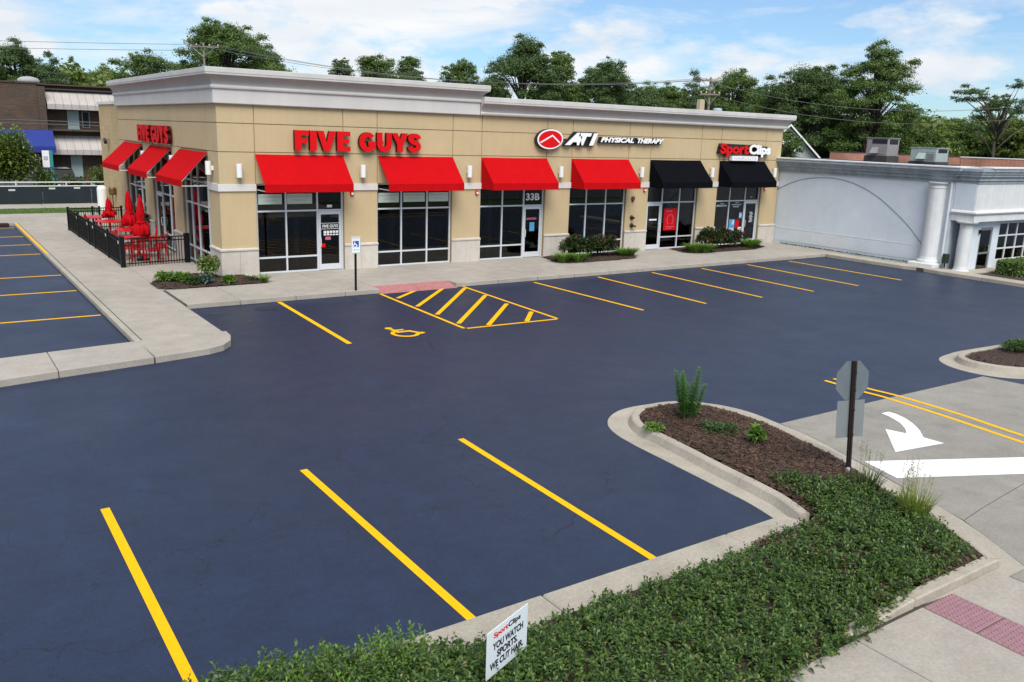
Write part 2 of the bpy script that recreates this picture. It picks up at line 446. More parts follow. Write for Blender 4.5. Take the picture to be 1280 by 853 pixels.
M['chip_a'] = leaf_mat('bark_chip', (0.025, 0.013, 0.009), (0.12, 0.070, 0.047), 0.0, 0.9)

def worn(name, dark=(0.03, 0.035, 0.05), lo=0.60, hi=0.68, amt=0.55):
    t = M[name].node_tree; b = t.nodes['Principled BSDF']
    src = b.inputs['Base Color'].links[0].from_socket
    g = N(t, 'ShaderNodeNewGeometry')
    nz = N(t, 'ShaderNodeTexNoise'); nz.inputs['Scale'].default_value = 28; nz.inputs['Detail'].default_value = 6; nz.inputs['Roughness'].default_value = 0.8
    t.links.new(g.outputs['Position'], nz.inputs['Vector'])
    mr = N(t, 'ShaderNodeMapRange')
    for k, v in zip(('From Min', 'From Max', 'To Min', 'To Max'), (lo, hi, 0.0, amt)): mr.inputs[k].default_value = v
    t.links.new(nz.outputs['Fac'], mr.inputs['Value'])
    mx_ = N(t, 'ShaderNodeMix', data_type='RGBA')
    t.links.new(mr.outputs[0], mx_.inputs[0]); t.links.new(src, mx_.inputs[6]); mx_.inputs[7].default_value = (*dark, 1)
    t.links.new(mx_.outputs[2], b.inputs['Base Color'])
worn('yellow'); worn('white_paint', (0.3, 0.29, 0.26), 0.6, 0.7, 0.4)
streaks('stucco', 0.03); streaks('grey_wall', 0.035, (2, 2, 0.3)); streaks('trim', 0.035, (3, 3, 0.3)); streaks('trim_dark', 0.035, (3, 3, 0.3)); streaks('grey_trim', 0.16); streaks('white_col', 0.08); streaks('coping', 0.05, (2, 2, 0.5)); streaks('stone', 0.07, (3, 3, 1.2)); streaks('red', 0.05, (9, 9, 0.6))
# ------------------------------------------------------------------ object helpers
ORG = {}
class MB:
    """collects faces in world (or thing-local) coordinates; build() links ONE mesh object"""
    def __init__(s, T=None):
        s.v = []; s.f = []; s.mi = []; s.cur = 0; s.T = T
    def add(s, vs, fs):
        b = len(s.v)
        s.v += [s.T(*p) for p in vs] if s.T else [tuple(p) for p in vs]
        s.f += [tuple(i + b for i in f) for f in fs]
        s.mi += [s.cur] * len(fs)
        return s
    def box(s, x0, y0, z0, x1, y1, z1):
        return s.add([(x0, y0, z0), (x1, y0, z0), (x1, y1, z0), (x0, y1, z0), (x0, y0, z1), (x1, y0, z1), (x1, y1, z1), (x0, y1, z1)],
                     [(0, 3, 2, 1), (4, 5, 6, 7), (0, 1, 5, 4), (1, 2, 6, 5), (2, 3, 7, 6), (3, 0, 4, 7)])
    def prism(s, poly, z0, z1):
        n = len(poly)
        zs0 = z0 if isinstance(z0, (list, tuple)) else [z0] * n
        zs1 = z1 if isinstance(z1, (list, tuple)) else [z1] * n
        vs = [(p[0], p[1], z) for p, z in zip(poly, zs0)] + [(p[0], p[1], z) for p, z in zip(poly, zs1)]
        return s.add(vs, [tuple(range(n))[::-1], tuple(range(n, 2 * n))] + [(i, (i + 1) % n, n + (i + 1) % n, n + i) for i in range(n)])
    def loft(s, rings, cap=True, close=True):
        n = len(rings[0]); vs = [p for r in rings for p in r]; fs = []
        for k in range(len(rings) - 1):
            for i in range(n if close else n - 1):
                j = (i + 1) % n
                fs.append((k * n + i, k * n + j, (k + 1) * n + j, (k + 1) * n + i))
        if cap:
            fs.append(tuple(range(n))[::-1]); fs.append(tuple(range((len(rings) - 1) * n, len(rings) * n)))
        return s.add(vs, fs)
    def tube(s, pts, r, n=8, r1=None):
        pts = [Vector(p) for p in pts]
        rings = []
        L = len(pts)
        for i, p in enumerate(pts):
            d = (pts[min(i + 1, L - 1)] - pts[max(i - 1, 0)]).normalized()
            a = d.cross(Vector((0, 0, 1)) if abs(d.z) < 0.95 else Vector((1, 0, 0))).normalized()
            b = a.cross(d)
            rr = r if r1 is None else r + (r1 - r) * i / (L - 1)
            rings.append([tuple(p + (a * math.cos(2 * math.pi * k / n) + b * math.sin(2 * math.pi * k / n)) * rr) for k in range(n)])
        return s.loft(rings)
    def lathe(s, prof, cx, cy, n=16, a0=0, a1=2 * math.pi, sx=1.0):
        rings = []
        full = abs(a1 - a0 - 2 * math.pi) < 1e-6
        for r, z in prof:
            rings.append([(cx + r * sx * math.cos(a0 + (a1 - a0) * k / (n if full else n - 1)), cy + r * math.sin(a0 + (a1 - a0) * k / (n if full else n - 1)), z) for k in range(n)])
        return s.loft(rings, cap=True)
    def extr(s, poly, f0, f1):
        """poly of 2-D points; f0, f1 map (a, b) to a 3-D point on each end"""
        n = len(poly)
        return s.add([f0(*p) for p in poly] + [f1(*p) for p in poly],
                     [tuple(range(n))[::-1], tuple(range(n, 2 * n))] + [(i, (i + 1) % n, n + (i + 1) % n, n + i) for i in range(n)])
    def build(s, name, mats, parent=None, smooth=False, bevel=0.0, fix=True, seg=1):
        me = bpy.data.meshes.new(name)
        o3 = root_org(parent)
        me.from_pydata([(p[0] - o3[0], p[1] - o3[1], p[2] - o3[2]) for p in s.v], [], s.f)
        if not isinstance(mats, (list, tuple)): mats = [mats]
        for mm in mats: me.materials.append(mm)
        if len(mats) > 1: me.polygons.foreach_set('material_index', s.mi)
        if fix and len(s.f) < 20000:
            bm = bmesh.new(); bm.from_mesh(me)
            bmesh.ops.recalc_face_normals(bm, faces=bm.faces)
            bm.to_mesh(me); bm.free()
        if smooth: me.polygons.foreach_set('use_smooth', [True] * len(me.polygons))
        me.update()
        o = bpy.data.objects.new(name, me)
        COL.objects.link(o)
        if parent: o.parent = parent
        if bevel:
            md = o.modifiers.new('bevel', 'BEVEL'); md.width = bevel; md.segments = seg; md.limit_method = 'ANGLE'; md.angle_limit = R(40)
        return o
def root_org(p):
    while p is not None and p.parent is not None: p = p.parent
    return ORG.get(p, (0, 0, 0)) if p is not None else (0, 0, 0)
def tag(o, label=None, cat=None, group=None, kind=None):
    if label: o['label'] = label
    if cat: o['category'] = cat
    if group: o['group'] = group
    if kind: o['kind'] = kind
    return o
def thing(name, label, cat, loc=(0, 0, 0), group=None):
    o = bpy.data.objects.new(name, None)
    COL.objects.link(o)
    o.empty_display_size = 0.2
    o.location = loc
    ORG[o] = tuple(loc)
    return tag(o, label, cat, group)
def struct(name, mb, m, parent=None, **kw):
    o = mb.build(name, m, parent, **kw)
    if parent is None: o['kind'] = 'structure'
    return o
def copy_tree(o, parent=None):
    c = o.copy(); COL.objects.link(c)
    if parent: c.parent = parent
    for ch in list(o.children): copy_tree(ch, c)
    return c
def place(proto, used, loc, rz=0.0, scale=None, label=None):
    """first call moves the prototype itself, later calls copy it"""
    o = copy_tree(proto) if used else proto
    o.location = loc; o.rotation_euler = (0, 0, rz)
    if scale: o.scale = scale if isinstance(scale, tuple) else (scale,) * 3
    if label: o['label'] = label
    return o
def share(o, name, parent, loc):
    c = bpy.data.objects.new(name, o.data); COL.objects.link(c); c.parent = parent; c.location = loc
    return c
def np_mesh(name, V, Fq, m, parent=None, kind=None, smooth=False, mats_idx=None):
    """V (n,3) array in world/local coords, Fq (k,4) or (k,3) index array"""
    o3 = root_org(parent)
    V = np.asarray(V, dtype=np.float32) - np.array(o3, dtype=np.float32)
    Fq = np.asarray(Fq, dtype=np.int32)
    me = bpy.data.meshes.new(name)
    k = Fq.shape[1]
    me.vertices.add(len(V)); me.vertices.foreach_set('co', V.ravel())
    me.loops.add(Fq.size); me.loops.foreach_set('vertex_index', Fq.ravel())
    me.polygons.add(len(Fq))
    me.polygons.foreach_set('loop_start', np.arange(0, Fq.size, k, dtype=np.int32))
    me.polygons.foreach_set('loop_total', np.full(len(Fq), k, dtype=np.int32))
    if not isinstance(m, (list, tuple)): m = [m]
    for x in m: me.materials.append(x)
    if mats_idx is not None: me.polygons.foreach_set('material_index', np.asarray(mats_idx, dtype=np.int32))
    me.update(calc_edges=True)
    me.validate()
    o = bpy.data.objects.new(name, me); COL.objects.link(o)
    if parent: o.parent = parent
    if kind: o['kind'] = kind
    return o

# ------------------------------------------------------------------ 2-D helpers
def offset_path(pts, d, closed=False):
    """offset a polyline to its left by d (mitred)"""
    P = [Vector((p[0], p[1])) for p in pts]
    n = len(P); o = []
    for i in range(n):
        a = P[i - 1] if (i > 0 or closed) else None
        b = P[(i + 1) % n] if (i < n - 1 or closed) else None
        d1 = (P[i] - a).normalized() if a is not None else None
        d2 = (b - P[i]).normalized() if b is not None else None
        if d1 is None: d1 = d2
        if d2 is None: d2 = d1
        n1 = Vector((-d1.y, d1.x)); n2 = Vector((-d2.y, d2.x))
        mm = (n1 + n2)
        mm = mm / max(0.3, mm.dot(n1)) if mm.length > 1e-6 else n1
        o.append((P[i].x + mm.x * d, P[i].y + mm.y * d))
    return o
def resample(pts, step):
    P = [Vector((p[0], p[1])) for p in pts]
    o = [P[0]]
    for a, b in zip(P[:-1], P[1:]):
        L = (b - a).length; k = max(1, int(round(L / step)))
        for i in range(1, k + 1): o.append(a + (b - a) * i / k)
    return [(p.x, p.y) for p in o]
def catmull(pts, sub=6):
    P = [Vector(p) for p in pts]
    o = []
    for i in range(len(P) - 1):
        p0 = P[max(i - 1, 0)]; p1 = P[i]; p2 = P[i + 1]; p3 = P[min(i + 2, len(P) - 1)]
        for k in range(sub):
            t = k / sub
            o.append(0.5 * ((2 * p1) + (p2 - p0) * t + (2 * p0 - 5 * p1 + 4 * p2 - p3) * t * t + (3 * p1 - p0 - 3 * p2 + p3) * t ** 3))
    o.append(P[-1])
    return [tuple(p) for p in o]
def sweep(mb, path, prof):
    """sweep a closed profile of (offset to the left, z) along a ground path, mitred"""
    offs = {}
    for d, _ in prof:
        if d not in offs: offs[d] = offset_path(path, d)
    rings = [[(offs[d][i][0], offs[d][i][1], z) for d, z in prof] for i in range(len(path))]
    return mb.loft(rings)
def in_poly(x, y, poly):
    x = np.asarray(x); y = np.asarray(y); c = np.zeros(x.shape, bool); n = len(poly); j = n - 1
    for i in range(n):
        xi, yi = poly[i]; xj, yj = poly[j]
        t = ((yi > y) != (yj > y)) & (x < (xj - xi) * (y - yi) / (yj - yi + 1e-12) + xi)
        c ^= t; j = i
    return c

# ------------------------------------------------------------------ lettering
_dg = None
def text_geo(s, bold=0.0, extrude=0.0, shear=0.0):
    cu = bpy.data.curves.new('lettering', 'FONT')
    cu.body = s; cu.extrude = extrude; cu.offset = bold; cu.shear = shear; cu.resolution_u = 4
    o = bpy.data.objects.new('lettering', cu); COL.objects.link(o)
    dg = bpy.context.evaluated_depsgraph_get()
    me = bpy.data.meshes.new_from_object(o.evaluated_get(dg))
    vs = [tuple(v.co) for v in me.vertices]; fs = [tuple(p.vertices) for p in me.polygons]
    bpy.data.objects.remove(o); bpy.data.curves.remove(cu); bpy.data.meshes.remove(me)
    return vs, fs
def fit_text(mb, s, T, x0, y0, x1, y1, d0, d1, bold=0.02, shear=0.0):
    """lettering fitted into a rectangle of a plane: T(a, b, depth) gives the 3-D point"""
    vs, fs = text_geo(s, bold, 0.05, shear)
    ax0 = min(v[0] for v in vs); ax1 = max(v[0] for v in vs); ay0 = min(v[1] for v in vs); ay1 = max(v[1] for v in vs)
    o = [T(x0 + (v[0] - ax0) / (ax1 - ax0) * (x1 - x0), y0 + (v[1] - ay0) / (ay1 - ay0) * (y1 - y0), d1 if v[2] > 0 else d0) for v in vs]
    return mb.add(o, fs)
def stroke(path, w):
    return offset_path(path, w / 2) + offset_path(path, -w / 2)[::-1]
def glyphs():
    g = {}
    g['F'] = (0.62, [[(0, 0), (.29, 0), (.29, .36), (.56, .36), (.56, .60), (.29, .60), (.29, .76), (.62, .76), (.62, 1), (0, 1)]])
    g['I'] = (0.29, [[(0, 0), (.29, 0), (.29, 1), (0, 1)]])
    g['V'] = (0.86, [[(.29, 0), (.57, 0), (.86, 1), (.56, 1), (.43, .42), (.30, 1), (0, 1)]])
    g['E'] = (0.62, [[(0, 0), (.62, 0), (.62, .24), (.29, .24), (.29, .39), (.57, .39), (.57, .61), (.29, .61), (.29, .76), (.62, .76), (.62, 1), (0, 1)]])
    gp = [(.40 + .27 * math.cos(R(a)), .5 + .375 * math.sin(R(a))) for a in range(38, 326, 16)] + [(.665, .27), (.665, .42)]
    g['G'] = (0.80, [stroke(gp, .25), [(.42, .32), (.80, .32), (.80, .53), (.42, .53)]])
    up = [(.14, 1.0), (.14, .40)] + [(.385 + .245 * math.cos(R(a)), .40 + .27 * math.sin(R(a))) for a in range(195, 360, 15)] + [(.63, .40), (.63, 1.0)]
    g['U'] = (0.77, [stroke(up, .28)])
    g['Y'] = (0.86, [[(.285, 0), (.575, 0), (.575, .40), (.86, 1), (.56, 1), (.43, .66), (.30, 1), (0, 1), (.285, .40)]])
    sp = catmull([(.60, .70), (.53, .84), (.36, .88), (.19, .82), (.15, .70), (.24, .58), (.40, .50), (.54, .42), (.58, .28), (.50, .16), (.35, .12), (.19, .16), (.11, .30)], 4)
    g['S'] = (0.72, [stroke(sp, .245)])
    return g
GLY = glyphs()
# ------------------------------------------------------------------ the setting: ground, lot, paving
struct('ground', MB().box(-300, -300, -0.6, 400, 400, -0.06), M['grass'])
lot = struct('parking_lot', MB().prism([(-45, -21.95), (26.6, -21.95), (60, -21.95), (60, -12), (26.6, -12), (26.6, 18.9), (-45, 18.9)], -0.05, 0.0), M['asphalt'])
struct('street', MB().box(-120, -42, -0.05, 160, -28.2, -0.012), M['street'])
Zp = 0.004
def line_strip(p, q, w, z=Zp):
    a = Vector((p[0], p[1])); b = Vector((q[0], q[1])); d = (b - a).normalized(); n = Vector((-d.y, d.x)) * w / 2
    return [tuple(a + n), tuple(a - n), tuple(b - n), tuple(b + n)]
def flat(name, polys, m, z=Zp, parent=lot):
    mb = MB()
    for p in polys: mb.add([(x, y, z) for x, y in p], [tuple(range(len(p)))])
    o = mb.build(name, m, parent, fix=False)
    me = o.data
    for f in me.polygons:
        if f.normal.z < 0: f.flip()
    return o
# bays in front of the shops, seven wide bays beside the near kerb, stalls on the far left
ends = [(9.76, -9.83), (12.40, -9.91), (15.05, -9.95), (17.80, -9.94), (20.52, -9.88), (23.45, -9.80)]
for k, (ex, ey) in enumerate(ends):
    flat('parking_line', [line_strip((9.80 + 2.74 * k if k else 9.6, -4.35), (ex, ey), 0.11)], M['yellow'])
flat('parking_line', [line_strip((0.42, -4.12), (0.15, -9.8), 0.13)], M['yellow'])
for x0, x1 in ((-6.57, -6.60), (-3.77, -3.77), (-0.96, -1.10)):
    flat('parking_line', [line_strip((x0, -16.88), (x1, -21.84), 0.115)], M['yellow'])
for y in (-3.9, 0.1, 3.26, 8.65, 11.6, 14.5, 18.1):
    flat('parking_line', [line_strip((-4.42, y), (-9.8, y + 0.02), 0.11)], M['yellow'])
# hatched access aisle: four border lines and six bars, no overlap with each other
A, B, C_, D = (3.71, -4.15), (3.54, -9.57), (6.59, -9.67), (6.84, -4.05)
flat('aisle_line', [line_strip(A, B, 0.10)], M['yellow'])
flat('aisle_line', [line_strip(D, C_, 0.10)], M['yellow'], z=0.005)
flat('aisle_line', [line_strip((3.60, -9.62), (6.54, -9.72), 0.10)], M['yellow'], z=0.006)
for p, q in (((3.87, -5.04), (4.99, -4.10)), ((3.80, -6.45), (6.03, -4.10)), ((3.76, -7.72), (6.74, -4.35)), ((3.70, -9.01), (6.66, -5.75)), ((4.33, -9.54), (6.50, -7.22)), ((5.57, -9.60), (6.48, -8.55))):
    flat('aisle_bar', [line_strip(p, q, 0.135)], M['yellow'], z=0.0075)
# accessible-parking symbol painted on the bay, seen from the aisle end
def isa(cx, cy, s, T, w=0.16):
    """wheelchair figure: polygons in a unit frame, head up"""
    ps = []
    ps.append([(0.02 + 0.13 * math.cos(R(a)), 0.92 + 0.13 * math.sin(R(a))) for a in range(0, 360, 30)])
    ps.append(stroke([(0.02, 0.74), (0.06, 0.34), (0.46, 0.34), (0.66, -0.06), (0.80, 0.0)], w))
    ps.append(stroke([(0.05, 0.58), (0.38, 0.58)], w * 0.8))
    ps.append(stroke([(0.18 + 0.40 * math.cos(R(a)), 0.10 + 0.40 * math.sin(R(a))) for a in range(125, 345, 15)], w * 0.85))
    return [[T(cx + x * s, cy + y * s) for x, y in p] for p in ps]
for i, p in enumerate(isa(0, 0, 1.0, lambda a, b: (1.72 + a * 0.80, -9.50 + b * 0.86))):
    flat('accessible_symbol', [p], M['yellow'], z=0.004 + 0.001 * i)
flat('drain_cover', [[(0.55 * 0.6 * math.cos(R(a)) - 0.25, -4.9 + 0.42 * 0.6 * math.sin(R(a))) for a in range(0, 360, 20)]], mat('iron_cover', (0.010, 0.014, 0.026), 0.6, var=0.3, vscale=12), z=0.004)
flat('drain_cover', [[(-1.62 + 0.28 * math.cos(R(a)), -4.95 + 0.25 * math.sin(R(a))) for a in range(0, 360, 20)]], mat('iron_cover', (0.018, 0.024, 0.042), 0.6, var=0.3, vscale=12), z=0.004)

# driveway of concrete slabs
drv = struct('driveway', MB().prism([(2.3, -24.0), (3.0, -22.0), (4.3, -19.06), (14.5, -19.15), (14.5, -28.2), (2.3, -28.2)], -0.04, -0.010), M['joint'])
def slab(parent, poly, z0, z1, m, name='slab', gap=0.007, bevel=0.006):
    ar = sum(poly[i][0] * poly[(i + 1) % len(poly)][1] - poly[(i + 1) % len(poly)][0] * poly[i][1] for i in range(len(poly)))
    if ar < 0:
        poly = poly[::-1]
        if isinstance(z1, (list, tuple)): z1 = list(z1)[::-1]
    p = offset_path(poly, gap, closed=True)
    return MB().prism(p, z0, z1).build(name, m, parent, bevel=bevel)
gut = [(4.68, -19.05), (4.57, -19.88), (4.27, -20.9), (3.93, -21.92), (3.52, -23.21)]
slab(drv, [(4.68, -19.06), (8.15, -19.09), (8.05, -22.82), (5.76, -22.96), (4.25, -23.11), (3.52, -23.21), (3.93, -21.92), (4.27, -20.9), (4.57, -19.88)], -0.02, 0.004, M['drive'])
slab(drv, [(8.15, -19.09), (11.75, -19.15), (12.0, -20.5), (12.3, -22.6), (8.05, -22.82)], -0.02, 0.004, M['drive'])
slab(drv, [(3.52, -23.21), (4.25, -23.11), (5.76, -22.96), (8.05, -22.82), (8.0, -28.1), (2.42, -28.1), (2.42, -24.4), (2.83, -24.4)], -0.02, 0.004, M['drive'])
slab(drv, [(8.05, -22.82), (12.3, -22.6), (14.4, -24.6), (14.4, -28.1), (8.0, -28.1)], -0.02, 0.004, M['drive'])
for pts, dz in (([(8.02, -17.6), (8.02, -18.56), (8.06, -19.05), (7.98, -20.3), (7.76, -22.0), (7.5, -24.4), (7.1, -27)], 0), ([(8.34, -17.6), (8.33, -18.43), (8.42, -19.19), (8.36, -20.5), (8.16, -21.8), (7.9, -24.2), (7.5, -27)], 0)):
    flat('centre_line', [stroke(catmull(pts, 4), 0.105)], M['yellow'], z=0.0085, parent=drv)
flat('stop_bar', [[(4.32, -21.08), (6.98, -22.37), (7.35, -22.53), (7.15, -23.2), (6.17, -22.76), (4.13, -21.80)]], M['white_paint'], z=0.0085, parent=drv)
flat('turn_arrow', [[(6.99, -19.66), (7.21, -19.67), (7.22, -19.84), (7.12, -20.1), (6.96, -20.34), (6.80, -20.53), (6.66, -20.67), (6.38, -20.90), (6.42, -21.27), (5.21, -21.09), (6.18, -20.27), (6.30, -20.62), (6.50, -20.48), (6.64, -20.34), (6.78, -20.18), (6.87, -20.01), (6.95, -19.84)]], M['white_paint'], z=0.0085, parent=drv)

# pavements: a dark bed with single slabs on it
walk = struct('sidewalk', MB().prism([(-4.28, -7.9), (-2.30, -7.9), (-2.30, -4.03), (3.7, -4.03), (3.7, -3.55), (6.6, -3.55), (6.6, -4.03), (26.6, -4.03), (26.6, -12.8), (27.2, -12.8), (27.4, 0.2), (0.1, 0.2), (0.1, 23.2), (-4.33, 23.2)], -0.03, 0.135), M['joint'])
ys = [-7.9, -4.05, -0.25, 3.5, 7.3, 11.1, 14.9, 18.87]
for a, b in zip(ys[:-1], ys[1:]):
    slab(walk, [(-4.20, a), (-2.32, a + 0.1 if a < -7 else a), (-2.32, b), (-4.20, b)], 0.0, 0.15, M['concrete'])
    slab(walk, [(-4.37, a), (-4.20, a), (-4.20, b), (-4.37, b)], 0.0, 0.148, M['kerbc'], name='kerb_stone', bevel=0.02)
xs = [-2.22, -0.72, 0.96, 2.55, 3.72]
for a, b in zip(xs[:-1], xs[1:]):
    slab(walk, [(a, -4.1), (b, -4.1), (b, -1.65), (a, -1.65)], 0.0, 0.15, M['concrete'], bevel=0.012)
    if b > 0.97: slab(walk, [(a, -1.65), (b, -1.65), (b, 0.1), (a, 0.1)], 0.0, 0.15, M['concrete'])
slab(walk, [(-2.32, -1.65), (0.96, -1.65), (0.96, 0.1), (-0.05, 0.1), (-0.05, 3.5), (-2.32, 3.5)], 0.0, 0.149, M['concrete'])
for a, b in zip(ys[3:-1], ys[4:]):
    slab(walk, [(-2.32, a), (-0.02, a), (-0.02, b), (-2.32, b)], 0.0, 0.15, M['concrete'])
for a, b in ((3.72, 5.14), (5.14, 6.56)):
    slab(walk, [(a, -3.5), (b, -3.5), (b, -1.65), (a, -1.65)], 0.0, 0.15, M['concrete'])
    slab(walk, [(a, -4.18), (b, -4.18), (b, -3.5), (a, -3.5)], -0.02, [0.012, 0.012, 0.148, 0.148], M['ramp'], name='ramp_slab')
    slab(walk, [(a, -1.65), (b, -1.65), (b, 0.1), (a, 0.1)], 0.0, 0.15, M['concrete'])
xs = [6.56 + 1.69 * k for k in range(0, 12)] + [26.45]
for a, b in zip(xs[:-1], xs[1:]):
    slab(walk, [(a, -4.1), (b, -4.1), (b, -1.65), (a, -1.65)], 0.0, 0.15, M['concrete'], bevel=0.012)
    slab(walk, [(a, -1.65), (b, -1.65), (b, 0.1), (a, 0.1)], 0.0, 0.15, M['concrete'])
slab(walk, [(26.45, -4.1), (27.62, -4.1), (27.62, 0.1), (26.45, 0.1)], 0.0, 0.15, M['concrete'])
# kerb walk round the grey building
gp = [(26.45, -4.1), (26.40, -6.4), (26.45, -7.9), (26.62, -8.6), (26.50, -9.6), (26.50, -11.3), (26.50, -14.0)]
for a, b in zip(gp[:-1], gp[1:]):
    slab(walk, [a, b, (27.25, b[1]), (27.25, a[1])], -0.02, 0.15, M['kerbc'], name='kerb_stone', bevel=0.02)
struct('planting_strip', MB().box(27.25, -14, -0.04, 42, -9.99, 0.05), M['mulch'])
slab(walk, [(27.25, -9.05), (27.25, -10.4), (30.4, -10.4), (30.4, -9.73), (28.0, -9.73), (28.0, -9.05)], -0.02, 0.1, M['kerbc'])
# rounded corner and the strip leading away to the left
cor = [(-4.33, -7.9), (-2.22, -7.78), (-2.25, -8.25), (-2.40, -8.75), (-2.68, -9.12), (-3.05, -9.32), (-3.6, -9.44), (-4.28, -9.57)]
slab(walk, cor, -0.02, 0.15, M['concrete'], bevel=0.012)
lx = [(-4.30, -7.92, -9.57), (-6.2, -8.13, -9.86), (-8.1, -8.40, -10.2), (-11, -8.8, -10.7), (-15, -9.4, -11.4), (-20, -10.1, -12.2), (-30, -11.5, -13.9)]
for (xa, ia, oa), (xb, ib, ob) in zip(lx[:-1], lx[1:]):
    slab(walk, [(xa, ia), (xb, ib), (xb, ob), (xa, oa)], -0.02, 0.15, M['concrete'], bevel=0.012)
flat('kerb_paint', [[(-4.35, 7.5), (-4.26, 7.5), (-4.26, 18.6), (-4.35, 18.6)]], M['yellow'], z=0.1535, parent=walk)
for a, b in zip((0.0, -5, -10, -16, -24), (-5, -10, -16, -24, -40)):
    slab(walk, [(a, 18.87), (b, 18.87), (b, 23.4), (a, 23.4)], -0.02, 0.15, M['concrete'])
MB().box(-6.4, 18.45, 0.0, -4.6, 18.86, 0.17).build('kerb_stone', M['rust'], walk, bevel=0.02)
struct('grass_verge', MB().box(-40, 23.45, -0.05, 0.6, 26.9, 0.10), M['grass'])
edge = struct('edging_kerb', MB().box(-40, 26.95, -0.05, 3.5, 30.2, 0.08), M['joint'])
for k in range(14):
    MB().box(-38 + 3 * k, 26.92, 0, -35.03 + 3 * k, 29.75, 0.10).build('slab', M['concrete'], edge)
struct('far_road', MB().box(-80, 31.5, -0.05, 60, 55.3, -0.02), M['street'])

# near kerb, planting island with gutter
nk = struct('near_kerb', MB().box(-12, -22.33, -0.05, 1.30, -21.88, 0.05), M['joint'])
for a, b in ((-12, -8.9), (-8.9, -5.9), (-5.9, -2.9), (-2.9, 0.1), (0.1, 1.42)):
    slab(nk, [(a, -22.38), (b, -22.38), (b if b < 1 else 1.25, -21.86), (a, -21.86)], 0, 0.085, M['kerbc'], name='kerb_stone', bevel=0.02)
isl = struct('island_gutter', MB().prism(catmull([(1.17, -21.87), (1.29, -21.29), (1.33, -20.8), (1.38, -20.04), (1.43, -19.23), (1.47, -18.6), (1.57, -17.97), (1.80, -17.5), (2.2, -17.15), (2.72, -16.97), (3.46, -17.02), (4.1, -17.28), (4.52, -17.7), (4.70, -18.3), (4.66, -19.0), (4.55, -19.88), (4.25, -20.9), (3.91, -21.92), (3.50, -23.2), (2.82, -24.4)], 4) + [ (2.45, -24.4), (0, -24.1), (0, -22.1)], -0.02, 0.006), M['kerbc'])
kp = [(1.33, -22.05), (1.52, -21.5), (1.60, -20.9), (1.66, -20.2), (1.76, -19.4), (1.82, -18.8), (1.86, -18.3), (2.0, -17.88), (2.32, -17.5), (2.8, -17.28), (3.35, -17.28), (3.85, -17.5), (4.15, -17.9), (4.3, -18.45), (4.30, -19.2), (4.14, -20.08), (3.92, -21.05), (3.48, -22.05), (2.92, -23.5), (2.52, -24.24)]
kpf = catmull(kp, 4)
kprof = [(0.0, 0.0), (-0.05, 0.13), (-0.075, 0.15), (-0.18, 0.152), (-0.20, 0.14), (-0.20, 0.0)]
cuts = [0, 9, 19, 27, 34, 40, 46, 52, 58, 64, 70, 76]
for a, b in zip(cuts[:-1], cuts[1:]):
    sub = kpf[a:b + 1]
    if len(sub) < 2: continue
    d0 = (Vector(sub[1]) - Vector(sub[0])).normalized() * 0.004; d1 = (Vector(sub[-1]) - Vector(sub[-2])).normalized() * 0.004
    sub = [tuple(Vector(sub[0]) + d0)] + list(sub[1:-1]) + [tuple(Vector(sub[-1]) - d1)]
    mb = MB(); sweep(mb, sub, kprof); mb.build('kerb_stone', M['kerbc'], isl)
# low kerb closing the bed towards the public pavement
for a, b, h0, h1 in ((2.50, 0.66, 0.13, 0.13), (0.65, -0.62, 0.13, 0.05)):
    slab(isl, [(a, -24.05), (a, -24.22), (b, -24.22), (b, -24.05)], 0.0, [h0, h0, h1, h1], M['kerbc'], name='kerb_stone', gap=0.003, bevel=0.015)
pub = struct('public_pavement', MB().box(-14, -27.9, -0.04, 2.38, -24.0, -0.005), M['joint'])
for a, b in ((-14, -9), (-9, -4.9), (-4.9, -3.4), (-3.4, -1.93), (-1.93, -0.5)):
    slab(pub, [(a, -24.24), (b, -24.24), (b, -26.2), (a, -26.2)], -0.02, 0.01, M['concrete'])
slab(pub, [(-0.5, -24.24), (0.76, -24.24), (0.76, -26.2), (-0.5, -26.2)], -0.02, 0.01, M['concrete'])
slab(pub, [(1.36, -24.24), (2.40, -24.24), (2.40, -26.2), (1.36, -26.2)], -0.02, 0.01, M['concrete'])
for a, b in ((-14, -6), (-6, 0.76), (1.36, 2.4)):
    slab(pub, [(a, -26.2), (b, -26.2), (b, -27.9), (a, -27.9)], -0.02, 0.01, M['concrete'])
for k in range(3):
    y1 = -24.25 - 0.62 * k
    pad = slab(pub, [(0.765, y1 - 0.61), (1.355, y1 - 0.61), (1.355, y1), (0.765, y1)], -0.02, 0.012, M['tactile'], name='tactile_paver', gap=0.003)
    mb = MB()
    for i in range(10):
        for j in range(10):
            mb.lathe([(0.021, 0.012), (0.017, 0.021), (0.008, 0.024)], 0.795 + i * 0.0588, y1 - 0.035 - j * 0.06, n=6)
    mb.build('dome', M['tactile'], pad, fix=False)['kind'] = 'stuff'

# second island at the right edge
isl2 = struct('far_island_gutter', MB().prism(catmull([(20, -21.5), (14.0, -20.6), (12.9, -20.1), (12.1, -19.5), (11.83, -18.95), (11.86, -18.4), (12.11, -17.95), (12.5, -17.67), (13.2, -17.55), (14.3, -17.55), (20, -18.0)], 4), -0.02, 0.006), M['kerbc'])
k2 = catmull([(20, -21.2), (16, -20.75), (14.2, -20.3), (13.0, -19.75), (12.50, -19.3), (12.30, -18.8), (12.32, -18.35), (12.6, -18.0), (13.1, -17.85), (13.8, -17.85), (16, -18.0), (20, -18.3)], 4)
for a, b in ((0, 8), (8, 16), (16, 24), (24, 32), (32, 44)):
    mb = MB(); sweep(mb, k2[a:b + 1], kprof); mb.build('kerb_stone', M['kerbc'], isl2)
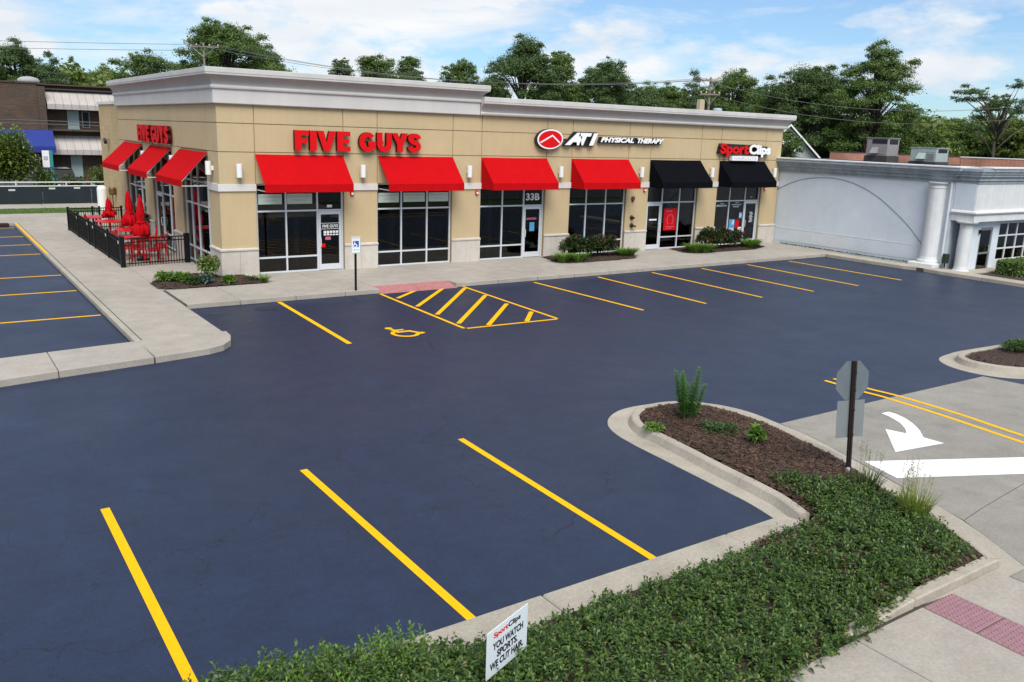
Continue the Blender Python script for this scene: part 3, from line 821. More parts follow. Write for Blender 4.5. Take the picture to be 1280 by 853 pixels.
# ------------------------------------------------------------------ the row of shops
WX = 27.63
shop = thing('shopping_strip', 'long tan stucco shop row with red and black awnings across the lot', 'building', (0, 0, 0))
FE = [0, 1.2, 4.32, 5.62, 8.74, 10.03, 13.15, 14.45, 17.57, 18.87, 21.99, 23.29, 26.43, WX]
SE = [0, 1.2, 4.72, 6.05, 9.42, 10.9, 14.6, 15.7]
TF = lambda u, w, z: (u, w, z)
TS = lambda u, w, z: (w, u, z)
Tfront = lambda a, b, d: (a, -d, b)
Tside = lambda a, b, d: (-d, -a, b)
core = MB()
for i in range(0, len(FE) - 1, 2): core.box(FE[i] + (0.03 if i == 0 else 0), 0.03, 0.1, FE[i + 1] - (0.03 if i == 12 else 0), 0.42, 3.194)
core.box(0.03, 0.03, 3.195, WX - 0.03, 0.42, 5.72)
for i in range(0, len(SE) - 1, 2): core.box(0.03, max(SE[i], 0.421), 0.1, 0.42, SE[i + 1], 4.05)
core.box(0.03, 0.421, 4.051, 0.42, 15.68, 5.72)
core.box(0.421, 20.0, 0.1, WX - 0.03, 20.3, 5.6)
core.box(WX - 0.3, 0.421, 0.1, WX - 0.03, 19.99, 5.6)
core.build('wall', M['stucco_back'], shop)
def panels(E, T, first, last_flush):
    g = 0.014
    for i in range(len(E) - 1):
        a = E[i] + (0 if i == 0 else g); b = E[i + 1] - (0 if i == len(E) - 2 else g)
        if i == 0: a = first
        rows = [(4.235, 5.12), (5.145, 5.715), (3.20, 4.21)]
        if i % 2 == 0: rows.append((1.08, 2.95))
        if T is TS and i % 2: rows.pop()
        for z0, z1 in rows: MB(T).box(a, 0.0, z0, b, 0.029, z1).build('wall_panel', M['stucco'], shop)
panels(FE, TF, 0.0, True)
panels(SE, TS, 0.03, True)
MB().box(WX - 0.029, 0.03, 0.1, WX, 19.9, 5.7).build('wall_panel', M['stucco'], shop)
# light band and stone base on each pier
for E, T in ((FE, TF), (SE, TS)):
    for i in range(0, len(E) - 1, 2):
        a, b = E[i], E[i + 1]
        fa = -0.05 if (i == 0) else 0.0
        fb = 0.05 if (T is TF and i == 12) else 0.0
        if T is TS and i == 0: fa = 0.0; a = 0.0
        d0 = -0.05
        if T is TS and i == 0:
            a = 0.0
        MB(T).box(a + fa, d0, 2.955, b + fb, 0.0, 3.195).build('trim_band', M['band'], shop, bevel=0.006)
        p = [(d0 - 0.005, 0.98), (d0 - 0.03, 1.0), (d0 - 0.03, 1.05), (d0 + 0.03, 1.08), (0.0, 1.08), (0.0, 0.98)]
        mb = MB(T); fx = 0.03 if i == 0 and T is TF else 0
        mb.extr(p, lambda q, z: (a + fa - fx, q, z), lambda q, z: (b + fb, q, z)); mb.build('base_cap', M['stone'], shop)
        n = 2
        L = (b + fb - a - fa) / n
        for k in range(n):
            x0 = a + fa + L * k; x1 = x0 + L
            MB(T).box(x0 + 0.003, d0, 0.13, x1 - 0.003, 0.0, 0.978).build('stone_block', M['stone'], shop, bevel=0.004)
# cornices: tall return over the corner shop, lower one over the rest
tall = [(0.0, 15.65), (0.0, 0.0), (9.72, 0.0), (9.72, 1.2)]
low = [(9.86, 0.0), (WX, 0.0), (WX, 9.0)]
cove = [(-0.15 + 0.0, 6.30), (-0.15, 6.335), (-0.17, 6.39), (-0.21, 6.455), (-0.27, 6.52), (-0.34, 6.57), (-0.385, 6.595)]
def corn(path, prof, m, name):
    mb = MB(); sweep(mb, path, prof); return mb.build(name, m, shop)
# a path walked back -> front -> right has the outside on its right: offsets are negative
corn(tall, [(0.2, 5.722), (-0.10, 5.722), (-0.12, 5.75), (-0.12, 6.17), (0.2, 6.17)], M['trim'], 'cornice_band')
corn(tall, [(0.2, 6.171), (-0.135, 6.171), (-0.175, 6.195), (-0.185, 6.235), (-0.175, 6.275), (-0.15, 6.299), (0.2, 6.299)], M['trim'], 'cornice_bead')
corn(tall, [(0.2, 6.30)] + cove + [(0.2, 6.595)], M['trim_dark'], 'cornice_cove')
corn(tall, [(0.3, 6.596), (-0.39, 6.596), (-0.395, 6.66), (-0.405, 6.665), (-0.405, 6.80), (-0.36, 6.815), (0.3, 6.815)], M['coping'], 'coping')
dz = -0.425
corn(low, [(0.2, 5.722), (-0.10, 5.722), (-0.165, 5.75), (-0.185, 5.80), (-0.165, 5.845), (-0.13, 5.868), (0.2, 5.868)], M['trim'], 'cornice_bead')
corn(low, [(0.2, 5.869)] + [(a, z + dz - 0.006) for a, z in cove] + [(0.2, 6.163)], M['trim_dark'], 'cornice_cove')
corn(low, [(0.3, 6.164), (-0.39, 6.164), (-0.395, 6.23), (-0.405, 6.235), (-0.405, 6.385), (-0.36, 6.40), (0.3, 6.40)], M['coping'], 'coping')
MB().box(0.25, 0.25, 5.8, 9.6, 15.5, 6.58).build('parapet', M['trim_dark'], shop)
MB().box(0.45, 0.5, 5.45, WX - 0.3, 19.9, 5.6).build('roof', M['roof_dark'], shop)
# block wing at the back
MB().box(0.0, 15.72, 0.1, 0.35, 20.4, 5.82).build('block_wall', M['cmu'], shop)
MB().box(-0.06, 15.72, 5.82, 0.42, 20.46, 5.95).build('coping', M['membrane'], shop)
# interiors
MB().box(0.45, 0.45, 0.08, WX - 0.4, 6.0, 0.14).build('floor', M['inside_floor'], shop)
ib = MB().box(4.9, 5.2, 0.14, WX - 0.4, 5.35, 3.4)
for x in (9.45, 18.2, 22.6): ib.box(x - 0.08, 0.45, 0.14, x + 0.08, 5.19, 3.4)
ib.box(0.45, 0.45, 3.41, WX - 0.4, 19.5, 3.5)
ib.box(4.9, 15.0, 0.14, 5.0, 19.5, 3.4)
ib.build('interior_wall', M['inside'], shop)
ct = MB().box(1.6, 3.0, 0.14, 4.4, 3.6, 1.15)
for x in (1.7, 3.0, 6.2, 7.9):
    ct.box(x, 1.3, 0.85, x + 0.75, 2.05, 0.9); ct.box(x + 0.33, 1.63, 0.14, x + 0.42, 1.72, 0.85)
for y in (2.4, 7.2, 12.0):
    ct.box(1.5, y, 0.85, 2.2, y + 0.8, 0.9); ct.box(1.8, y + 0.35, 0.14, 1.9, y + 0.45, 0.85)
ct.build('counter', M['inside_red'], shop)
pc = MB()
for x, y in ((2.95, 1.15), (6.3, 1.5), (7.25, 2.2), (11.6, 1.8), (16.0, 2.4)): pc.box(x - 0.09, y - 0.09, 0.14, x + 0.09, y + 0.09, 3.4)
pc.build('interior_column', M['white_m'], shop)
mn = MB()
for x in (1.7, 3.3, 5.8, 7.4): mn.box(x, 4.2, 1.9, x + 1.1, 4.26, 2.5)
mn.build('menu_board', M['cream'], shop)

def storefront(T, a, b, mulls, door=None, top=3.19, bars=(0.69, 2.27), z0=0.15, label=None):
    """aluminium shop window: frame, panes in every cell, a glazed door with closer bar and pull in one cell"""
    w0, w1 = 0.10, 0.20
    t = 0.028
    f = MB(T)
    xs = [a + t] + list(mulls) + [b - t]
    for x in xs: f.box(x - t, w0, z0, x + t, w1, top)
    cells = list(zip(xs[:-1], xs[1:]))
    root = None
    panes = []
    for x0, x1 in cells:
        isd = door and abs((x0 + x1) / 2 - (door[0] + door[1]) / 2) < 0.25
        zb = [z0] + ([bars[1]] if isd else list(bars)) + [top]
        for i, z in enumerate(zb):
            if isd and i == 0: continue
            lo = z if i == 0 else z - t
            hi = z + 2 * t if i == 0 else (z if i == len(zb) - 1 else z + t)
            if i == len(zb) - 1: lo = z - 2 * t
            f.box(x0 + t, w0 + 0.004, lo, x1 - t, w1 - 0.004, hi)
        for i in range(len(zb) - 1):
            if isd and i == 0: continue
            panes.append((x0 + t, x1 - t, zb[i] + t, zb[i + 1] - t))
    fr = f.build('window', M['alu'], shop)
    for x0, x1, za, zb_ in panes:
        MB(T).box(x0, 0.145, za, x1, 0.155, zb_).build('pane', M['glass'], fr)
    if door:
        d0, d1 = door[0] + t + 0.012, door[1] - t - 0.012
        L = MB(T); s = 0.085
        L.box(d0, 0.115, z0 + 0.012, d0 + s, 0.165, bars[1] - t - 0.01)
        L.box(d1 - s, 0.115, z0 + 0.012, d1, 0.165, bars[1] - t - 0.01)
        L.box(d0 + s, 0.117, z0 + 0.012, d1 - s, 0.163, z0 + 0.22)
        L.box(d0 + s, 0.117, bars[1] - 0.15, d1 - s, 0.163, bars[1] - t - 0.01)
        dr = L.build('door', M['alu'], shop)
        MB(T).box(d0 + s, 0.135, z0 + 0.22, d1 - s, 0.145, bars[1] - 0.15).build('pane', M['glass'], dr)
        h = MB(T); hx = d0 + 0.055 if door[2] == 'L' else d1 - 0.055
        h.tube([(hx, 0.115, 0.98), (hx, 0.05, 1.0), (hx, 0.04, 1.1), (hx, 0.04, 1.22), (hx, 0.05, 1.3), (hx, 0.115, 1.32)], 0.014, 6)
        h.build('handle', M['white_m'], dr)
        if label: dr['label'] = label
    return fr
wins = []
wins.append(storefront(TF, FE[1], FE[2], [2.24, 3.37], (3.37, 4.30, 'L')))
wins.append(storefront(TF, FE[3], FE[4], [6.64, 7.72]))
wins.append(storefront(TF, FE[5], FE[6], [11.13, 12.17], (12.17, 13.12, 'L')))
wins.append(storefront(TF, FE[7], FE[8], [15.42, 16.50]))
wins.append(storefront(TF, FE[9], FE[10], [19.86, 20.95], (18.90, 19.86, 'R')))
wins.append(storefront(TF, FE[11], FE[12], [24.32, 25.42], (25.42, 26.40, 'L')))
storefront(TS, SE[1], SE[2], [1.75, 3.05, 3.9], None, top=4.05, bars=(0.69, 2.29, 3.10))
storefront(TS, SE[3], SE[4], [7.1, 8.35], (8.35, 9.40, 'L'), top=4.05, bars=(0.69, 2.29, 3.10))
storefront(TS, SE[5], SE[6], [12.1, 13.4], None, top=4.05, bars=(0.69, 2.29, 3.10))
# prints stuck to the glass (banners, notices); marks only where the photograph's print cannot be read
def print_on(win, x0, z0, x1, z1, m, w=0.138, name='notice', marks=None, mm=None):
    mb = MB().box(x0, w, z0, x1, w + 0.004, z1)
    mats = [m, mm or M['grey_text']]
    mb.cur = 1
    for (a, b_, c, d) in (marks or []):
        X0 = x0 + (x1 - x0) * a; X1 = x0 + (x1 - x0) * c
        n = max(2, int((X1 - X0) / 0.055))
        for k in range(n):
            xa = X0 + (X1 - X0) * (k + 0.1) / n; xb = X0 + (X1 - X0) * (k + (0.62 + 0.3 * ((k * 7) % 3) / 2)) / n
            mb.box(xa, w - 0.002, z0 + (z1 - z0) * b_, xb, w, z0 + (z1 - z0) * d)
    return mb.build(name, mats, win)
two = [(0.06, 0.62, 0.94, 0.84), (0.22, 0.28, 0.8, 0.44)]
print_on(wins[0], 1.30, 2.50, 2.12, 2.84, M['paper_green'], marks=two)
print_on(wins[0], 2.30, 2.50, 3.20, 2.85, M['paper_green'], marks=two)
print_on(wins[1], 5.72, 2.49, 6.56, 2.84, M['paper_green'], marks=two)
print_on(wins[1], 6.74, 2.50, 7.64, 2.84, M['paper_green'], marks=two)
print_on(wins[1], 7.80, 2.50, 8.66, 2.84, M['paper_green'], marks=two)
print_on(wins[0], 3.74, 2.36, 3.93, 2.45, M['white_sign'])
print_on(wins[4], 20.08, 0.98, 20.86, 1.97, M['red_sign'], marks=[(0.14, 0.86, 0.66, 0.91), (0.2, 0.15, 0.86, 0.19), (0.2, 0.08, 0.7, 0.11)], mm=M['pink'])
rg = MB()
ringp = [(20.48 + 0.20 * math.cos(R(a)), 1.47 + 0.24 * math.sin(R(a))) for a in range(-60, 241, 20)]
rg.extr(stroke(ringp, 0.035), lambda a, b: (a, 0.133, b), lambda a, b: (a, 0.137, b)); rg.build('printed_ring', M['pink'], wins[4])
print_on(wins[5], 24.46, 0.80, 24.86, 1.37, M['blue_print'], marks=[(0.1, 0.05, 0.9, 0.25), (0.5, 0.55, 0.9, 0.9)], mm=M['white_sign'])
print_on(wins[5], 24.90, 0.95, 25.18, 1.33, M['red_sign'])
print_on(wins[5], 25.14, 1.40, 25.34, 1.70, M['blue_print'], marks=[(0.15, 0.2, 0.85, 0.8)], mm=M['white_sign'])
print_on(wins[5], 25.12, 0.74, 25.36, 0.98, M['white_sign'])
wt = MB()
for x0, x1, z, h, n in ((23.50, 24.22, 2.0, 0.09, 9), (23.75, 24.0, 2.12, 0.05, 4), (24.55, 25.25, 2.05, 0.06, 9), (24.65, 25.1, 1.95, 0.06, 7), (24.8, 25.05, 2.15, 0.05, 3), (25.85, 26.0, 2.40, 0.06, 3)):
    for k in range(n):
        xa = x0 + (x1 - x0) * k / n; wt.box(xa, 0.137, z, xa + (x1 - x0) / n * 0.72, 0.141, z + h)
for k in range(7): wt.box(25.86 + 0.03 * (k % 3), 0.128, 1.20 + 0.075 * k, 26.08 + 0.05 * (k % 2), 0.132, 1.255 + 0.075 * k)
wt.build('white_lettering', M['grey_text'], wins[5])
ft = MB()
ft.box(3.50, 0.128, 1.80, 4.19, 0.132, 1.815); ft.box(3.50, 0.128, 1.60, 4.19, 0.132, 1.615)
fit_text(ft, 'FIVE GUYS', Tfront, 3.56, 1.65, 4.14, 1.76, -0.133, -0.127, bold=0.03)
for k in range(5): ft.box(3.60 + 0.115 * k, 0.128, 1.44 if k < 2 else 1.46, 3.69 + 0.115 * k, 0.132, 1.54)
for k in range(5): ft.box(3.60 + 0.115 * k, 0.128, 1.38, 3.69 + 0.115 * k, 0.132, 1.425)
ft.build('white_lettering', M['white_sign'], wins[0])
MB().box(3.66, 0.128, 1.22, 3.86, 0.132, 1.33).build('notice', M['pink'], wins[0])
MB().box(3.50, 0.100, 0.97, 3.64, 0.112, 1.10).build('notice', M['red_sign'], wins[0])
nt3 = MB(); fit_text(nt3, '33B', Tfront, 12.30, 2.47, 12.98, 2.76, -0.142, -0.136, bold=0.03)
nt3.build('house_number', M['white_sign'], wins[2])
MB().box(12.52, 0.128, 1.22, 12.76, 0.132, 1.58).build('notice', M['blue_print'], wins[2])
rt = MB()
for k in range(6): rt.box(12.36 + 0.085 * k, 0.128, 1.68 + 0.012 * (k % 2), 12.42 + 0.085 * k, 0.132, 1.77)
rt.build('notice', [M['pink']], wins[2])
print_on(wins[4], 19.16, 1.46, 19.62, 1.53, M['white_sign'], w=0.128)
# ------------------------------------------------------------------ awnings, signs, lamps on the shop fronts
def awning(T, a, b, m, label, group, open_side=False, zt=4.16, zv=3.23, zb=2.97, dep=0.90):
    base = T((a + b) / 2, 0, zb)
    r = thing('awning', label, 'awning', base, group)
    # sloping canopy: cloth with a slight sag, 2 cm thick
    n = 8
    th = 0.018
    def sl(s, off):
        w = -0.02 - (dep - 0.02) * s; z = zt + (zv - zt) * s - 0.018 * math.sin(math.pi * s)
        return w, z - off
    mb = MB(T)
    rings = []
    for x in np.linspace(a, b, 5):
        sagx = 0.008 * math.sin(math.pi * (x - a) / (b - a))
        up = [(x, sl(k / n, 0)[0], sl(k / n, 0)[1] - sagx) for k in range(n + 1)]
        dn = [(x, sl(k / n, th)[0] + 0.004, sl(k / n, th)[1] - sagx) for k in range(n + 1)][::-1]
        rings.append(up + dn)
    mb.loft(rings).build('canopy', m, r)
    v = MB(T)
    k = 16
    pts = [(a + (b - a) * i / k, -dep - 0.006 * math.sin(i * 1.9)) for i in range(k + 1)]
    v.loft([[(x, w, zv - 0.004), (x, w + 0.012, zv - 0.004), (x, w + 0.014, zb), (x, w - 0.006, zb)] for x, w in pts])
    v.build('valance', m, r)
    if not open_side:
        for x in (a, b - 0.014):
            s = MB(T)
            s.extr([(-0.02, zt - 0.03), (-dep + 0.02, zv - 0.03), (-dep + 0.02, zb), (-0.02, zb)], lambda q, z: (x, q, z), lambda q, z: (x + 0.012, q, z))
            s.build('side_panel', m, r)
    f = MB(T)
    for x in (a + 0.03, b - 0.03):
        f.tube([(x, -0.01, zb + 0.03), (x, -dep + 0.03, zb + 0.03)], 0.016, 6)
        f.tube([(x, -0.03, zt - 0.05), (x, -dep + 0.03, zv - 0.04)], 0.013, 6)
    f.tube([(a + 0.03, -dep + 0.03, zb + 0.035), (b - 0.03, -dep + 0.03, zb + 0.035)], 0.014, 6)
    f.build('frame', M['rail'], r)
    return r
awning(TF, 1.2, 4.30, M['red'], 'wide red awning over the first shop door, nearest the building corner', 'awnings over the front shop windows', True)
awning(TF, 5.64, 8.74, M['red'], 'red awning over the three pane window right of the first shop door', 'awnings over the front shop windows', True)
awning(TF, 10.03, 13.15, M['red'], 'red awning over the door numbered 33B', 'awnings over the front shop windows')
awning(TF, 14.45, 17.57, M['red'], 'red awning over the window behind the rose bush, beside a black awning', 'awnings over the front shop windows')
awning(TF, 18.87, 21.99, M['black'], 'black awning over the window with the red poster', 'awnings over the front shop windows')
awning(TF, 23.29, 26.43, M['black'], 'black awning under the red and white sign, next to the grey building', 'awnings over the front shop windows')
awning(TS, 1.2, 4.75, M['red'], 'largest red awning on the side wall, nearest the front corner', 'awnings on the side wall', True, zb=3.02, zv=3.24)
awning(TS, 6.0, 9.35, M['red'], 'middle red awning of three on the side wall under the side sign', 'awnings on the side wall', True, zb=3.02, zv=3.24, dep=0.95)
awning(TS, 10.9, 14.6, M['red'], 'rearmost red awning on the side wall beside the tan block wing', 'awnings on the side wall', True, zb=3.02, zv=3.24, dep=1.0)

# big red channel letters: each letter a part with a darker return
def channel_letters(root, T, items, z0, z1, d0, d1):
    for ch, x0, x1 in items:
        wdt, polys = GLY[ch]
        mb = MB()
        for i, p in enumerate(polys):
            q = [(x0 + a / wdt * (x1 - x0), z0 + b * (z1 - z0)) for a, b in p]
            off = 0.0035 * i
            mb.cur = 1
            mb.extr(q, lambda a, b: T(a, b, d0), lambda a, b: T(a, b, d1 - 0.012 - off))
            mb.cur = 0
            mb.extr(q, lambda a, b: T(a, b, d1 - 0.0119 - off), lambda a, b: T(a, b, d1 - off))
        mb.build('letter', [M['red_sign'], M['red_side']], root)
fg = thing('shop_sign', 'large red channel letters on the front wall above the first two awnings', 'sign', (4.9, 0, 4.3))
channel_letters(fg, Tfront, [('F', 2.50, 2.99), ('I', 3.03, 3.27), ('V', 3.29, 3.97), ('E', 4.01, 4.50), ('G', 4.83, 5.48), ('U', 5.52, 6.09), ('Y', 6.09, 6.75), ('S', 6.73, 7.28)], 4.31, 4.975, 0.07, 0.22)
bk = MB()
for x in (2.6, 3.15, 3.62, 4.2, 5.1, 5.8, 6.4, 7.0): bk.box(x - 0.03, -0.07, 4.6, x + 0.03, 0.0, 4.66)
bk.build('bracket', M['black_sign'], fg)
fs = thing('shop_sign', 'red channel letters on the shaded side wall above the patio', 'sign', (0, 8.2, 4.3))
wid = [0.62, 0.29, 0.86, 0.62, 0.35, 0.80, 0.77, 0.86, 0.72]; tot = sum(wid) + 8 * 0.05
xx = -10.75; it = []
for ch, wd in zip('FIVE GUYS', wid):
    wd2 = wd / tot * 5.15
    if ch != ' ': it.append((ch, xx, xx + wd2))
    xx += wd2 + 0.05 / tot * 5.15
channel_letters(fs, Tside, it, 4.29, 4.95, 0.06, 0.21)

ati = thing('shop_sign', 'white slanted lettering on black with red oval roof emblem', 'sign', (15.9, 0, 4.87))
def oval(cx, cz, rx, rz, tilt, n=40):
    return [(cx + rx * math.cos(2 * math.pi * k / n) * 1.0 + tilt * rz * math.sin(2 * math.pi * k / n), cz + rz * math.sin(2 * math.pi * k / n)) for k in range(n)]
def plate(poly, d0, d1, m, name, root, T=Tfront):
    mb = MB(); mb.extr(poly, lambda a, b: T(a, b, d0), lambda a, b: T(a, b, d1)); return mb.build(name, m, root)
plate(oval(13.13, 4.915, 0.66, 0.41, 0.10), 0.05, 0.20, M['black_sign'], 'emblem_back', ati)
plate(oval(13.15, 4.92, 0.64, 0.39, 0.10), 0.201, 0.214, M['white_sign'], 'emblem_ring', ati)
plate(oval(13.15, 4.92, 0.575, 0.335, 0.10), 0.2145, 0.222, M['red_sign'], 'emblem_face', ati)
plate(stroke([(12.66, 4.78), (13.24, 5.07), (13.62, 4.79)], 0.055), 0.2225, 0.228, M['white_sign'], 'emblem_roof', ati)
plate([(13.80, 4.87), (14.05, 4.87), (14.05, 4.95), (13.80, 4.95)], 0.06, 0.12, M['black_sign'], 'raceway', ati)
def sheared(s, x0, x1, z0, z1, root, face, name='letter', sh=0.35, bold=0.03, side=None, d0=0.06, d1=0.21):
    back = MB(); fit_text(back, s, Tfront, x0, z0, x1, z1, d0, d1 - 0.012, bold=bold, shear=sh)
    f = MB(); fit_text(f, s, Tfront, x0, z0, x1, z1, d1 - 0.0118, d1, bold=bold, shear=sh)
    mb = MB(); mb.cur = 0; mb.add(f.v, f.f); mb.cur = 1; mb.add(back.v, back.f)
    return mb.build(name, [face, side or M['black_sign']], root, fix=False)
# black contour plates behind the white letters
plate([(13.84, 4.67), (14.42, 5.25), (15.68, 5.25), (15.50, 4.67)], 0.05, 0.075, M['black_sign'], 'contour_back', ati)
sheared('A', 13.90, 14.76, 4.71, 5.21, ati, M['white_sign'], bold=0.07)
sheared('T', 14.60, 15.30, 4.71, 5.21, ati, M['white_sign'], bold=0.07)
sheared('I', 15.17, 15.62, 4.71, 5.21, ati, M['white_sign'], bold=0.075)
plate([(15.72, 4.82), (19.30, 4.82), (19.45, 5.08), (15.80, 5.08)], 0.04, 0.10, M['black_sign'], 'raceway', ati)
sheared('PHYSICAL', 15.80, 17.66, 4.86, 5.07, ati, M['white_sign'], name='lettering', sh=0.3, bold=0.055, d0=0.10, d1=0.19)
sheared('THERAPY', 17.86, 19.44, 4.86, 5.07, ati, M['white_sign'], name='lettering', sh=0.3, bold=0.055, d0=0.10, d1=0.19)

scs = thing('shop_sign', 'red and white lettering with small white light box, above the last black awning', 'sign', (24.8, 0, 4.4))
plate([(22.98, 4.50), (23.10, 4.96), (25.05, 4.93), (26.50, 4.86), (26.50, 4.47), (25.0, 4.47)], 0.03, 0.06, M['black_sign'], 'contour_back', scs)
sheared('Sport', 23.03, 24.99, 4.36, 4.97, scs, M['red_sign'], name='lettering', sh=0.0, bold=0.05, d0=0.06, d1=0.24)
sheared('Clips', 25.01, 26.56, 4.36, 4.95, scs, M['white_sign'], name='lettering', sh=0.0, bold=0.05, d0=0.06, d1=0.24)
plate([(23.86, 4.19), (25.66, 4.19), (25.66, 4.40), (23.86, 4.40)], 0.06, 0.25, M['white_sign'], 'light_box', scs)
hb = MB(); fit_text(hb, 'HAIRCUTS', Tfront, 24.0, 4.235, 25.54, 4.35, 0.2505, 0.254, bold=0.01); hb.build('lettering', M['grey_text'], scs)

# cylinder wall lamps
def lamp(T, u, z, label):
    r = thing('wall_lamp', label, 'wall lamp', T(u, 0, z), 'cylinder lamps on the wall piers')
    c = MB(T)
    n = 14
    rings = []
    for rr, zz in ((0.085, z - 0.22), (0.095, z - 0.215), (0.095, z + 0.215), (0.085, z + 0.22)):
        rings.append([(u + rr * math.cos(2 * math.pi * k / n), -0.155 + rr * math.sin(2 * math.pi * k / n), zz) for k in range(n)])
    c.loft(rings).build('shade', M['white_m'], r, smooth=False)
    MB(T).box(u - 0.05, -0.07, z - 0.07, u + 0.05, 0.0, z + 0.07).build('bracket', M['white_m'], r)
    return r
for u, lb in ((0.62, 'white cylinder lamp on the corner pier, front face'), (5.00, 'white cylinder lamp between the first two red awnings'), (9.42, 'white cylinder lamp on the pier left of the 33B awning'), (13.82, 'white cylinder lamp between the last two red awnings'), (18.28, 'white cylinder lamp between a red and a black awning'), (22.70, 'white cylinder lamp between the two black awnings'), (27.12, 'white cylinder lamp at the far right end, beside the grey building')):
    lamp(TF, u, 3.63, lb)
for u, lb in ((0.62, 'white cylinder lamp on the corner pier, side face'), (5.38, 'white cylinder lamp between the nearest side awnings'), (10.15, 'white cylinder lamp between the rear side awnings')):
    lamp(TS, u, 3.68, lb)
# fire alarm horns and sprinkler connections
def horn(x, z, label):
    r = thing('alarm_horn', label, 'alarm horn', (x, 0, z), 'fire alarm horns under the awnings')
    MB().box(x - 0.07, -0.06, z - 0.08, x + 0.07, 0.0, z + 0.08).build('housing', M['red_sign'], r, bevel=0.015)
    mb = MB(); mb.extr([(x + 0.045 * math.cos(R(a)), z - 0.01 + 0.045 * math.sin(R(a))) for a in range(0, 360, 30)], lambda a, b: (a, -0.085, b), lambda a, b: (a, -0.06, b)); mb.build('lens', M['white_m'], r)
horn(4.62, 2.85, 'small red alarm horn right of the first shop door')
horn(9.84, 2.82, 'small red alarm horn left of the 33B storefront')
horn(18.62, 2.85, 'small red alarm horn above the brass pipe fittings')
horn(26.65, 2.84, 'small dark red alarm horn right of the last shop door')
def siamese(x, z, label, big):
    r = thing('pipe_fitting', label, 'fire connection', (x, 0, z), 'fire pipe fittings on the pier')
    Tz = lambda a, b, d: (x + a, -d, z + b)
    mb = MB(); mb.extr([(0.11 * math.cos(R(a)), 0.11 * math.sin(R(a))) for a in range(0, 360, 30)], lambda a, b: Tz(a, b, 0), lambda a, b: Tz(a, b, 0.02)); mb.build('plate', M['brass'], r)
    c = MB()
    c.tube([(x, -0.02, z), (x, -0.12, z - 0.01)], 0.05, 10)
    if big:
        c.tube([(x - 0.02, -0.12, z), (x - 0.11, -0.19, z - 0.05)], 0.042, 10); c.tube([(x + 0.02, -0.12, z), (x + 0.11, -0.19, z - 0.05)], 0.042, 10)
    else:
        c.tube([(x, -0.121, z), (x, -0.16, z - 0.02)], 0.062, 10)
    c.build('cap', M['black_sign'], r)
siamese(17.96, 1.64, 'single dark pipe cap on the pier, above the double one', False)
siamese(17.98, 1.30, 'double brass hose connection on the pier, below the single cap', True)
ab = thing('alarm_bell', 'dark alarm bell high on the pier above the pipe fittings', 'alarm bell', (17.95, 0, 2.48))
b_ = MB(); b_.extr([(17.95 + 0.08 * math.cos(R(a)), 2.48 + 0.10 * math.sin(R(a))) for a in range(0, 360, 24)], lambda a, b: (a, -0.09, b), lambda a, b: (a, 0, b)); b_.build('bell', M['brass'], ab)
MB().box(17.93, -0.05, 2.33, 17.99, 0, 2.38).build('conduit', M['black_sign'], ab)
cam_o = thing('security_camera', 'small dark camera on a bracket on the tan block wing', 'security camera', (0, 18.2, 4.1))
c = MB(); c.tube([(0, 18.2, 4.15), (-0.18, 18.2, 4.12)], 0.025, 6); c.build('bracket', M['black_sign'], cam_o)
c = MB(); c.tube([(-0.16, 18.42, 4.14), (-0.2, 18.0, 4.02)], 0.085, 10); c.build('housing', M['black_sign'], cam_o)
# ------------------------------------------------------------------ signs standing in the lot
ada = thing('parking_sign', 'small white accessible parking sign on a slim black post at the kerb', 'sign', (2.93, -4.03, 0))
MB().box(2.90, -4.055, 0.0, 2.955, -4.0, 1.80).build('post', M['blackm'], ada)
MB().box(2.77, -4.068, 1.32, 3.085, -4.06, 1.84).build('plate', M['white_sign'], ada, bevel=0.003)
mb = MB(); mb.extr(stroke([(2.785, 1.34), (3.07, 1.34), (3.07, 1.82), (2.785, 1.82), (2.785, 1.355)], 0.012), lambda a, b: (a, -4.0705, b), lambda a, b: (a, -4.068, b)); mb.build('printed_border', M['green_sign'], ada)
MB().box(2.83, -4.0712, 1.52, 3.025, -4.068, 1.715).build('printed_square', M['blue_sign'], ada)
for i, p in enumerate(isa(2.875, 1.56, 0.13, lambda a, b: (a, b), w=0.2)):
    mb = MB(); mb.extr(p, lambda a, b: (a, -4.0725 - 0.0004 * i, b), lambda a, b: (a, -4.071, b)); mb.build('wheelchair_symbol', M['white_sign'], ada)
mb = MB()
for k in range(5): mb.box(2.82 + 0.045 * k, -4.0705, 1.42, 2.85 + 0.045 * k, -4.068, 1.455); mb.box(2.82 + 0.045 * k, -4.0705, 1.765, 2.85 + 0.045 * k, -4.068, 1.79)
mb.build('small_print', M['grey_text'], ada)

st = thing('road_sign', 'back of an octagonal sign and square plate on a rusty steel post', 'sign', (3.40, -21.40, 0.13))
def lean(z): return (3.40 - 0.20 * (z - 0.13) / 1.8, -21.40)
cS, sS = math.cos(R(-17)), math.sin(R(-17))
def Rs(a, b, z):
    x, y = lean(z); return (x + cS * a - sS * b, y + sS * a + cS * b, z)
mb = MB()
rings = []
for z in (0.0, 0.6, 1.2, 1.95):
    x, y = lean(z)
    rings.append([Rs(a, b, z) for a, b in ((-0.022, -0.03), (-0.012, -0.055), (0.012, -0.055), (0.022, -0.03), (0.034, -0.03), (0.034, 0.012), (-0.034, 0.012), (-0.034, -0.03))])
mb.loft(rings).build('post', M['rust'], st)
x, y = lean(1.64)
mb = MB(); mb.extr([(0.315 * math.cos(R(22.5 + 45 * k)), 1.63 + 0.335 * math.sin(R(22.5 + 45 * k))) for k in range(8)], lambda a, b: Rs(a, 0.016, b), lambda a, b: Rs(a, 0.019, b)); mb.build('octagon_plate', M['sign_alu'], st)
x, y = lean(1.0)
